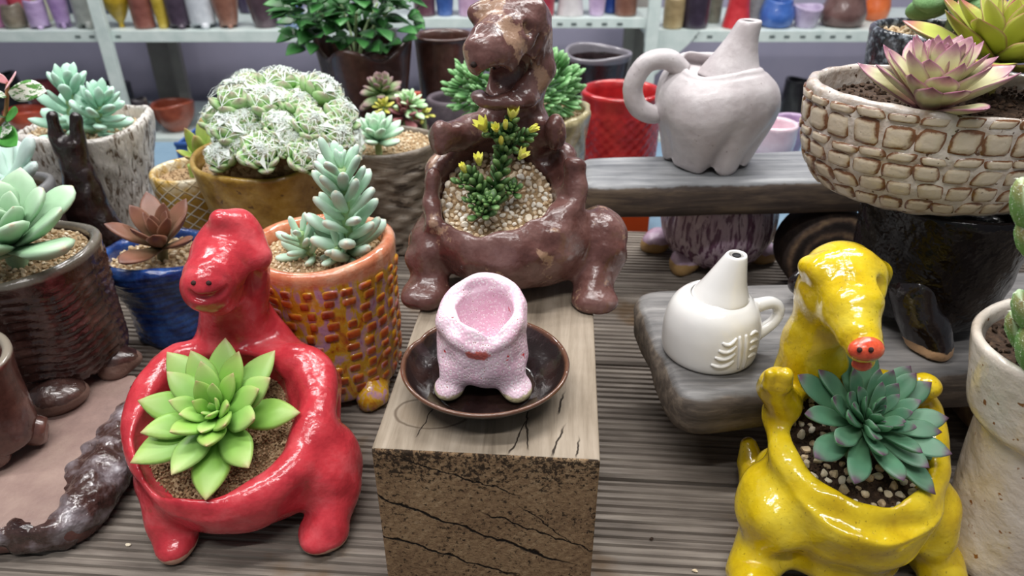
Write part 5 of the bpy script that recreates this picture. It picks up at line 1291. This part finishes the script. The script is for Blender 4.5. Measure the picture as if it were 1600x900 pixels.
# --- lavender pot under the plank
M_lav = bark('lavender_drip_glaze', [(.3, '#b49cb0'), (.55, '#cbb6c6'), (.8, '#ddd0da')], '#6f4a66', (190, 190, 34), .22, .47)
M_lavf = glaze('lavender_foot_glaze', [(.3, '#9c7f98'), (.6, '#b9a3b5'), (.8, '#d6cdd3')], 70, .15, .001, 150, (.003, '#a88655'))
o_lv2 = P(1112, 405, .742); o_lv2.z = 0
t = thing('footed_pot', 'lavender drip-glazed footed pot under the upper plank', 'pot', o_lv2)
obj('body', lathe([(.040, .008), (.050, .016), (.061, .038), (.0635, .058), (.0610, .080), (.056, .0905)], .007, 72, .003, .03, lambda TH, Z, O, RR: .001 * np.sin(24 * TH + 20 * Z) * O * (RR > .03)), M_lav, t)
for u, v, s in ((1068, 425, 1.15), (1185, 408, 1.15), (1026, 392, 1.1), (1160, 370, 1)):
    p = Pz(u, v, .0); foot_part(t, (p.x, p.y + .004, .0105), o_lv2, (.016 * s, .016 * s, .0165), M_lavf, u, .62)

# --- black speckled pot behind the cream bowl, on the plank
M_bspk = glaze('black_white_speckled_glaze', [(.35, '#17181b'), (.5, '#2b2e33'), (.62, '#7d858c'), (.75, '#b8bfc4')], 130, .14, .001, 200)
o_bs = P(1430, 160, .705); o_bs.z = .1342
t = thing('pot', 'black and white speckled pot on the upper plank behind the houseleeks', 'pot', o_bs)
obj('body', lathe([(.038, 0), (.042, .004), (.050, .05), (.055, .10), (.057, .128)], .007, 64, .003, .016), M_bspk, t)
gravel('gravel', 'tan gravel in the black and white speckled pot', o_bs + Vector((0, 0, .122)), (0, 0, 1), .048, .048, .0030, 160, M_grit, M_bed, 26)
M_moss = matte('blurred_green_pad', [(.3, '#5d8a4e'), (.6, '#7aa468'), (.8, '#9dbf90')], 60, .6, .001)
b = o_bs + Vector((.012, 0, .126)); t = thing('round_leaf_succulent', 'soft green round-leaved succulent in the black and white speckled pot', 'succulent', b)
obj('stem', tube_mesh([(0, 0, -.004), (0, 0, .02)], [.004, .004]), M_stem, t)
for i in range(9):
    a = i * 2.4; me = blob((.020, .018, .010), i, .08); o = obj('leaf', me, M_moss, t, (.022 * math.cos(a), .02 * math.sin(a), .016 + .004 * i)); o.rotation_euler = (.6 * math.sin(a), -.6 * math.cos(a), a)

# ------------------------------------------------------------------ pots on the low table and deck behind the brown dinosaur
LTZ = -.0498
def simple_pot(name, label, u, Y, zb, zt, pts, mat, wall=.006, n=64, inner=.03, group=None, feet=0, fr=.6, fs=.2, **k):
    """pts as (r, fraction of height)"""
    x = P(u, 200, Y).x
    # horizontal place from the sight line at mid height
    d = Y * _c - ((zb + zt) / 2 - CAM_H) * _s; x = (u - 800) / CAM_F * d
    o = Vector((x, Y, zb)); t = thing(name, label, 'pot', o, group); H = zt - zb; f0 = .09 * H if feet else 0
    obj('body', lathe([(r, f0 + f * (H - f0)) for r, f in pts], wall, n, .004, inner, **k), mat, t)
    for i in range(feet):
        a = -math.pi / 2 + .5 + 2 * math.pi * i / feet; r = pts[0][0]; s = r * fs * 2
        foot_part(t, o + Vector((r * .85 * math.cos(a), r * .85 * math.sin(a), f0 * .7)), o, (s, s, f0 * 1.1), mat, i, .55)
    return t, o
M_dbr2 = glaze('dark_chocolate_glaze', [(.3, '#38231d'), (.55, '#4c312a'), (.8, '#64463e')], 40, .3, .001, 90)
t, o1 = simple_pot('angular_pot', 'dark brown square-mouthed pot with leafy plant at the back', 578, 1.13, LTZ, .165, [(.030, 0), (.036, .05), (.050, .4), (.062, .75), (.070, 1)], M_dbr2, .007, 96, .04, wr=lambda th: .10 * np.cos(4 * th + .6), wz=lambda th: .010 * np.cos(4 * th + .6) + .006 * np.sin(th))
gravel('soil', 'dark soil in the square-mouthed brown pot', o1 + Vector((0, 0, .185)), (0, 0, 1), .054, .054, .002, 120, M_soil, M_soil, 28, cat='soil')
def leafy(t_label, name, b, pts, lf, mat, seed, cat='plant', size=(.02, .035), stems=None, smat=None):
    """bushy plant: thin stems and many small leaves joined into one foliage part"""
    rg = random.Random(seed); t = thing(name, t_label, cat, b); bv = np.array([v.co[:] for v in lf.vertices]); bf = [list(p.vertices) for p in lf.polygons]
    at = {k: np.array([d.value for d in lf.attributes[k].data]) for k in ('lt', 'le')}
    V, F, A, E_ = [], [], [], []
    for (p, d) in pts:
        s = rg.uniform(*size); d = Vector(d).normalized(); up = Vector((rg.uniform(-.5, .5), rg.uniform(-.8, .1), 1)); x = d.cross(up).normalized(); z = x.cross(d)
        Mn = np.array(Matrix((x, d, z)).transposed()) * s; F += [[q + len(V) * len(bv) for q in f] for f in bf]; V.append(bv @ Mn.T + np.array(p)); A.append(at['lt']); E_.append(at['le'])
    fo = obj('foliage', mesh(np.concatenate(V), F, attrs={'lt': np.concatenate(A), 'le': np.concatenate(E_)}), mat, t); tag(fo, kind='stuff')
    for k, s in enumerate(stems or []): obj('stem', tube_mesh(s, [.002] * len(s), 6, 3), smat or M_stem, t)
    return t
M_ivy = leafmat('dark_green_ivy_leaf', [(0, '#23531f'), (.5, '#317030'), (1, '#4a9044')], None, None, .4, .08, .4)
rg = random.Random(8); pts = []
for i in range(210):
    a = rg.uniform(0, 6.28); r = .10 * math.sqrt(rg.random()); z = .030 + .13 * rg.random() * (1 - .4 * r / .1)
    p = (r * math.cos(a), .7 * r * math.sin(a), z); pts.append((p, (math.cos(a) * .8 + rg.uniform(-.5, .5), math.sin(a) * .8 - .3, rg.uniform(-.35, .6))))
leafy('bushy dark green leafy plant spilling from the square-mouthed brown pot', 'leafy_plant', o1 + Vector((-.012, 0, .188)), pts, leaf(1, .75, .03, [(0, .15), (.2, .9), (.45, 1), (.75, .55), (1, .02)], .05, -.2, n=6, m=6), M_ivy, 8, size=(.022, .04), stems=[[(0, 0, -.005), (.02 * math.cos(k), .02 * math.sin(k), .04), (.06 * math.cos(k), .05 * math.sin(k), .08)] for k in range(6)])
simple_pot('tall_pot', 'dark brown tall pot behind the brown dinosaur head', 698, 1.2, LTZ, .165, [(.032, 0), (.036, .06), (.042, .5), (.047, .95), (.050, 1)], M_dbr2, .007)
M_dbr3 = rimmed('black_brown_glaze_worn_rim', [(.3, '#241a1c'), (.6, '#35282a'), (.8, '#4a3a3a')], .176, '#77737a', rough=.22)
simple_pot('tapered_pot', 'dark tapered pot with worn pale rim behind the red quilted pot', 930, 1.22, LTZ, .135, [(.028, 0), (.034, .06), (.044, .5), (.053, .9), (.056, 1)], M_dbr3, .006, inner=.045, wz=waves(4, [.002, .003]))
M_quilt = glaze('glossy_red_quilted_glaze', [(.3, '#8f1f22'), (.6, '#b52c2e'), (.85, '#cf4a48')], 40, .16, .0004, 90)
def quilt(TH, Z, O, RR):
    a, b_ = TH * 11, Z * 210; return .0022 * np.sqrt(np.abs(np.sin(a + b_) * np.sin(a - b_))) * O * (Z < .158) * (RR > .03)
simple_pot('quilted_pot', 'red pot with quilted diamond relief left of the greige jug', 964, 1.0, LTZ, .128, [(.048, 0), (.051, .04), (.054, .5), (.056, .93), (.0575, 1)], M_quilt, .009, 160, .06, disp=quilt)
M_plum = matte('grey_plum_clay', [(.3, '#4d444b'), (.6, '#655a61'), (.8, '#7d7278')], 40, .5, .001)
simple_pot('round_pot', 'grey-plum round pot with wide mouth left of the brown dinosaur', 712, 1.065, LTZ, .10, [(.026, 0), (.032, .05), (.042, .45), (.043, .8), (.041, 1)], M_plum, .009, inner=.06)
M_salmon = matte('salmon_orange_clay', [(.3, '#c9604c'), (.7, '#d97a62')], 30, .5)
simple_pot('pot', 'salmon orange pot behind the small red-green succulents', 655, 1.27, LTZ, .045, [(.036, 0), (.04, .1), (.042, 1)], M_salmon)
# small mixed pot
M_umber = matte('dark_umber_clay', [(.3, '#3b2a24'), (.7, '#57413a')], 50, .5)
t, o2 = simple_pot('bowl_pot', 'low dark umber bowl with mixed red and green succulents', 622, 1.0, LTZ, .075, [(.032, 0), (.038, .1), (.047, .6), (.049, 1)], M_umber, .005, inner=.02)
gravel('soil', 'dark soil in the low umber bowl', o2 + Vector((0, 0, .114)), (0, 0, 1), .042, .042, .002, 90, M_soil, M_soil, 29, cat='soil')
M_rg = leafmat('green_leaf_mauve_tip', [(0, '#7a9a5c'), (.55, '#86a068'), (.85, '#8f7a70'), (1, '#7a5560')], None, None, .45, .1, .35)
M_lg = leafmat('light_green_leaf', [(0, '#7fb56a'), (.6, '#a3d191'), (1, '#cfe8c0')], None, None, .45, .1, .35)
M_rd = leafmat('dark_red_leaf', [(0, '#6a3a3c'), (.6, '#7d4246'), (1, '#8f5a58')], None, None, .4, .1, .4)
M_yg = leafmat('bright_yellow_green_leaf', [(0, '#9aa83a'), (.6, '#c2c24a'), (1, '#d9cf5a')], None, None, .45, .1, .35)
for (u, v, Y, n, s, mt, lab, nm) in ((598, 150, .985, 22, .034, M_rg, 'mauve-tipped green rosette in the low umber bowl', 'rosette_succulent'), (640, 168, .965, 16, .026, M_lg, 'small light green rosette in the low umber bowl', 'rosette_succulent'), (632, 186, .955, 9, .030, M_rd, 'dark red thick-leaved succulent in the low umber bowl', 'rosette_succulent'), (662, 180, .97, 12, .014, M_yg, 'tiny yellow-green sprig in the low umber bowl', 'rosette_succulent'), (600, 170, .955, 10, .016, M_yg, 'small olive-green bud rosette in the low umber bowl', 'rosette_succulent')):
    p = P(u, v, Y); b = Vector((p.x, p.y, o2.z + .115)); t = thing(nm, lab, 'succulent', b)
    hgt = max(p.z - b.z, .004); obj('stem', tube_mesh([(0, 0, -.004), (0, 0, hgt)], [.004, .003]), M_stem, t)
    rosette(t, RL, mt, n + 6, 80, -25, s * .6, s, (0, 0, hgt), (0, -.3, 1), .001, .004, .012 * s / .03, 8, u, 1, 0)
# lichen pot with the bushy sedum behind the brown dinosaur
M_lich = glaze('yellow_grey_lichen_glaze', [(.3, '#6f6650'), (.45, '#9b9069'), (.6, '#b9ad86'), (.78, '#cfc8ae')], 55, .3, .0025, 90)
t, o3 = simple_pot('footed_pot', 'yellow-grey lumpy pot with bushy green sedum behind the brown dinosaur', 826, .80, .0, .158, [(.048, 0), (.054, .05), (.062, .4), (.067, .85), (.070, 1)], M_lich, .008, 96, .02, wz=waves(2, [.002, .002]), disp=lambda TH, Z, O, RR: .0022 * np.sin(8 * TH + 70 * Z) * np.sin(90 * Z + 4 * TH) * O * (RR > .03))
gravel('gravel', 'tan gravel in the yellow-grey lumpy pot', o3 + Vector((0, 0, .150)), (0, 0, 1), .060, .060, .0028, 230, M_grit, M_bed, 30)
M_bush = leafmat('mid_green_sedum_leaf', [(0, '#4a8044'), (.5, '#5f9a54'), (1, '#86b878')], None, None, .45, .12, .35)
rg = random.Random(18); pts = []
for i in range(620):
    q = Vector((rg.gauss(0, 1), rg.gauss(0, 1), rg.gauss(0, 1))).normalized(); k = rg.uniform(.75, 1)
    p = Vector((q.x * .070 * k, q.y * .05 * k, .032 + q.z * .036 * k)); pts.append((p, q + Vector((0, 0, .2))))
leafy('bushy mid-green sedum behind the neck of the brown dinosaur', 'bushy_sedum', o3 + Vector((-.016, 0, .152)), pts, leaf(1, .5, .25, SPOON, .05, .1, n=5, m=6), M_bush, 18, 'succulent', (.012, .018), [[(0, 0, -.005), (.03 * math.cos(k), .03 * math.sin(k), .03)] for k in range(7)])

# small things seen past the planks: orange crate, blue crate, pink bowls
def crate(label, u0, u1, Y, z0, z1, dpt, mat):
    d = Y * _c - ((z0 + z1) / 2 - CAM_H) * _s; x0, x1 = (u0 - 800) / CAM_F * d, (u1 - 800) / CAM_F * d; w_, h_ = x1 - x0, z1 - z0
    t = thing('crate', label, 'crate', ((x0 + x1) / 2, Y + dpt / 2, z0)); a, k = w_ / 2, .004
    obj('base', box_mesh(-a, a, -dpt / 2, dpt / 2, 0, .004), mat, t)
    for nm, bx in (('side', (-a, a, -dpt / 2, -dpt / 2 + k, .004, h_)), ('side', (-a, a, dpt / 2 - k, dpt / 2, .004, h_)), ('side', (-a, -a + k, -dpt / 2 + k, dpt / 2 - k, .004, h_)), ('side', (a - k, a, -dpt / 2 + k, dpt / 2 - k, .004, h_))): obj(nm, box_mesh(*bx), mat, t)
    obj('rim', tube_mesh([(-a, -dpt / 2, h_), (a, -dpt / 2, h_)], [.004, .004], 6, 2), mat, t)
    return t
M_orng = matte('orange_plastic', [(.3, '#cf4a1c'), (.7, '#de5a28')], 20, .4, .0001)
M_blup = matte('blue_plastic', [(.3, '#2f4f8a'), (.7, '#3d62a0')], 20, .4, .0001)
crate('flat orange crate seen beneath the upper plank', 905, 1014, .905, LTZ, -.005, .03, M_orng)
crate('blue crate seen between the white bark pot and the net pot', 280, 340, 1.12, LTZ, .012, .13, M_blup)
M_pk = glaze('pale_pink_glaze', [(.3, '#d3b3bf'), (.6, '#e3cdd5'), (.8, '#eee3e6')], 30, .2, .0006)
M_lil = glaze('lilac_glaze', [(.3, '#9a80a0'), (.6, '#b59cba'), (.8, '#cbb9cf')], 40, .22, .0006)
simple_pot('bowl_pot', 'pale pink bowl just right of the greige jug', 1203, 1.12, LTZ, .045, [(.012, 0), (.020, .15), (.034, .6), (.036, 1)], M_pk, .006)
simple_pot('bowl_pot', 'small lilac bowl beside the pale pink bowl', 1232, 1.2, LTZ, .03, [(.012, 0), (.018, .2), (.028, .7), (.03, 1)], M_lil, .005)

# ------------------------------------------------------------------ pots on the back racks
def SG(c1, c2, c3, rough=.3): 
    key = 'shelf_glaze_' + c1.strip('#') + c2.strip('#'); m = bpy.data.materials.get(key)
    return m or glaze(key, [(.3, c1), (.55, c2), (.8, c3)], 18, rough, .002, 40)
G = 'pots on the back racks'
def shelf(label, u, wpx, zb, H, shape, mat, Y=2.57, feet=0, name='pot', n=40):
    d = Y * _c - (zb + H * .2 - CAM_H) * _s; r = wpx / 2 / CAM_F * d
    SH = {'cyl': [(.85, 0), (.95, .06), (1, .5), (1, 1)], 'taper': [(.55, 0), (.66, .05), (.85, .5), (1, 1)], 'bowl': [(.35, 0), (.5, .08), (.9, .5), (1.05, 1)], 'flare': [(1, 0), (.95, .1), (.75, .6), (.8, 1)], 'round': [(.7, 0), (.9, .12), (1, .45), (.85, .85), (.8, 1)], 'stem': [(.22, 0), (.18, .12), (.45, .3), (.95, .7), (1.1, 1)]}[shape]
    return simple_pot(name, label, u, max(Y, 2.508 + r * 1.08), zb + .0003, zb + H, [(a * r, b_) for a, b_ in SH], mat, .010, n, min(.05, H * .4), G, feet, wz=waves(int(u) % 50, [.004, .004]))
s1, s2, s3, s4 = Z1, Z2, Z3, ZLOW
shelf('pink-purple pot cut off at the upper left corner', -14, 42, s1, .16, 'cyl', SG('#8a4f78', '#a5688f', '#bd86a8'))
shelf('mossy grey-brown small pot at the upper left shelf end', 22, 36, s1, .07, 'round', SG('#5c554a', '#7a7061', '#958a78'), 2.53)
shelf('wide coral red bowl behind the mossy pot', 28, 52, s1, .13, 'bowl', SG('#b2404c', '#c85563', '#d9747e'), 2.68)
shelf('lilac boot pot left of the tall lilac pot', 58, 30, s1, .085, 'cyl', SG('#9d86b0', '#b29cc2', '#c8b6d3'), 2.54, 3)
shelf('slim cream pot behind the lilac boot pot', 59, 24, s1, .17, 'cyl', SG('#b5b49a', '#c9c8ae', '#d8d7c2'), 2.68)
shelf('tall lilac footed pot on the left shelf', 89, 34, s1, .17, 'taper', SG('#9476ac', '#ad92c0', '#c3aed0'), 2.54, 3)
shelf('tall grey textured pot left of the rack post', 128, 36, s1, .18, 'cyl', SG('#8c918d', '#a3a7a2', '#b6b9b4'), 2.54, 3)
shelf('mustard yellow stemmed bowl right of the rack post', 184, 44, s1, .115, 'stem', SG('#a88a22', '#c4a531', '#d6bd54'), 2.54)
shelf('tall rust-brown cylinder on the left shelf', 218, 34, s1, .17, 'cyl', SG('#6e4038', '#855249', '#98675d'), 2.54)
shelf('slim yellow pot beside the rust-brown cylinder', 251, 22, s1, .10, 'taper', SG('#a8902c', '#c2aa48', '#d3c27a'), 2.54)
shelf('dark plum footed pot on the left shelf', 277, 36, s1, .12, 'cyl', SG('#352b38', '#463a48', '#5e5060'), 2.54, 3)
shelf('white footed pot on the left shelf', 312, 42, s1, .15, 'cyl', SG('#b9bec6', '#cdd1d7', '#dfe2e6'), 2.54, 3)
shelf('terracotta brown footed pot on the left shelf', 354, 42, s1, .105, 'taper', SG('#7d5244', '#926656', '#a87e6c'), 2.54, 3)
shelf('dark mauve-brown tapered pot under the leafy plant', 412, 52, s1, .11, 'taper', SG('#46363e', '#5a4850', '#715e66'), 2.54)
shelf('pale blue pot behind the leafy plant', 455, 36, s1, .14, 'round', SG('#5d74a8', '#7f94c0', '#a3b4d4'), 2.56)
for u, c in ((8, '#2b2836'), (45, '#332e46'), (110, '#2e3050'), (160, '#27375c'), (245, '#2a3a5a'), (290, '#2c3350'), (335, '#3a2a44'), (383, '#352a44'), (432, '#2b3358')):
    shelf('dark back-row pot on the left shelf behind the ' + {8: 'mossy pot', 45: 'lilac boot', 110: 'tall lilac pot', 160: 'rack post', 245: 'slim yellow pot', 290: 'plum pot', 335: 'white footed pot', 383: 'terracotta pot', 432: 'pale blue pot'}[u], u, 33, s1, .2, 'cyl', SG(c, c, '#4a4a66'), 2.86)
shelf('dark maroon pot left of the brown dinosaur head', 662, 34, s2, .15, 'cyl', SG('#4a2c38', '#5f3c48', '#78525e'), 2.54)
shelf('cobalt blue pot left of the brown dinosaur head', 694, 36, s2, .15, 'taper', SG('#2f4c8c', '#4465a6', '#6c88be'), 2.54)
shelf('pale pink pot touching the left of the dinosaur head', 732, 34, s2, .15, 'cyl', SG('#b58fb0', '#c9a9c4', '#d9c1d6'), 2.54)
shelf('crimson pot just right of the dinosaur head', 852, 30, s2, .15, 'cyl', SG('#8c2c3c', '#a83d4c', '#c05a66'), 2.54)
shelf('off-white flared pot right of the dinosaur head', 892, 44, s2, .15, 'flare', SG('#b8b2b4', '#cbc6c7', '#dcd8d8'), 2.54)
shelf('pink-lilac slim pot on the middle shelf', 934, 34, s2, .15, 'taper', SG('#b49ac0', '#c8b0d0', '#d8c6dd'), 2.54)
shelf('deep blue slim pot on the middle shelf', 956, 20, s2, .15, 'cyl', SG('#243f8c', '#34529e', '#5873b4'), 2.60)
shelf('chestnut brown pot at the right end of the middle shelf', 980, 36, s2, .15, 'cyl', SG('#6b463a', '#80594b', '#96705f'), 2.54)
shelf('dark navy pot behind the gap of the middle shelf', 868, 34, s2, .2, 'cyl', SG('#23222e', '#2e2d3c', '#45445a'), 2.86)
shelf('tan sandy pot right of the middle rack post', 1053, 32, s3, .10, 'cyl', SG('#95805c', '#ab966f', '#bfae8a'), 2.54)
shelf('dark aubergine pot on the right shelf', 1088, 42, s3, .12, 'cyl', SG('#2c2430', '#3a3040', '#54485a'), 2.54)
shelf('olive-grey pot behind the aubergine pot', 1116, 28, s3, .15, 'cyl', SG('#66665a', '#7a7a6c', '#929284'), 2.66)
shelf('bright red pot behind the jug neck', 1154, 44, s3, .13, 'flare', SG('#b3272f', '#c93a40', '#d95d60'), 2.54)
shelf('grey cylinder beside the bright red pot', 1184, 26, s3, .15, 'cyl', SG('#838488', '#97989b', '#abacae'), 2.64)
shelf('round blue pot on the right shelf', 1214, 54, s3, .085, 'round', SG('#2f56a0', '#4068b2', '#6486c4'), 2.54)
shelf('small pale lilac bowl on the right shelf', 1260, 46, s3, .065, 'taper', SG('#a696b4', '#bcaec8', '#cdc2d6'), 2.53)
shelf('squat brown round pot on the right shelf', 1318, 70, s3, .095, 'round', SG('#583f3c', '#6d514d', '#836762'), 2.54)
shelf('orange pot showing above the squat brown pot', 1318, 40, s3, .15, 'cyl', SG('#c25a2a', '#d46f3c', '#e08a5c'), 2.72)
shelf('orange round pot beside the squat brown pot', 1370, 40, s3, .085, 'round', SG('#c25a2a', '#d46f3c', '#e08a5c'), 2.70)
# lower shelf
shelf('dark red bowl low on the left rack', 72, 46, s4, .14, 'bowl', SG('#6e2430', '#8a3038', '#a24a4c'), 2.74)
shelf('orange-red shallow pot low on the left rack', 45, 60, s4, .075, 'bowl', SG('#a8402c', '#bf5238', '#d06e52'), 2.53)
shelf('near-black round pot low on the left rack', 12, 50, s4, .15, 'round', SG('#1c1c24', '#26262e', '#3a3a44'), 2.80)
shelf('small dark round pot low beside the rack post', 219, 38, s4, .12, 'round', SG('#2b262c', '#3a343a', '#8f866f'), 2.56)
shelf('black pot low on the rack behind the white bark pot', 186, 46, s4, .14, 'cyl', SG('#2a2c36', '#363844', '#4a4c58'), 2.70)
shelf('terracotta wide bowl low on the left rack', 274, 62, s4, .10, 'bowl', SG('#7d3a28', '#974a34', '#ad6248'), 2.56)
shelf('black pot low on the right rack', 1245, 44, s4, .14, 'cyl', SG('#1f1c22', '#2a262c', '#403a42'), 2.76)
shelf('orange-brown pot low on the right rack', 1285, 44, s4, .16, 'taper', SG('#7a3420', '#92452c', '#ab5c40'), 2.56)

# crumbs fallen on the deck
for u, v, s, mt, lab in ((200, 851, .0021, M_peb2, 'tan crumb lying on the deck between the tray and the red planter'), (1086, 892, .0022, M_peb2, 'tan crumb lying on the deck in front of the yellow planter'), (1018, 842, .0019, M_soil, 'dark soil crumb on the deck right of the timber block')):
    p = Pz(u, v, s * .45); o = obj('soil_crumb', mesh(*pebble_mesh(u), smooth=False), mt, None, p); o.scale = (s, s * .8, s * .7); tag(o, lab, 'crumb', 'crumbs on the deck')
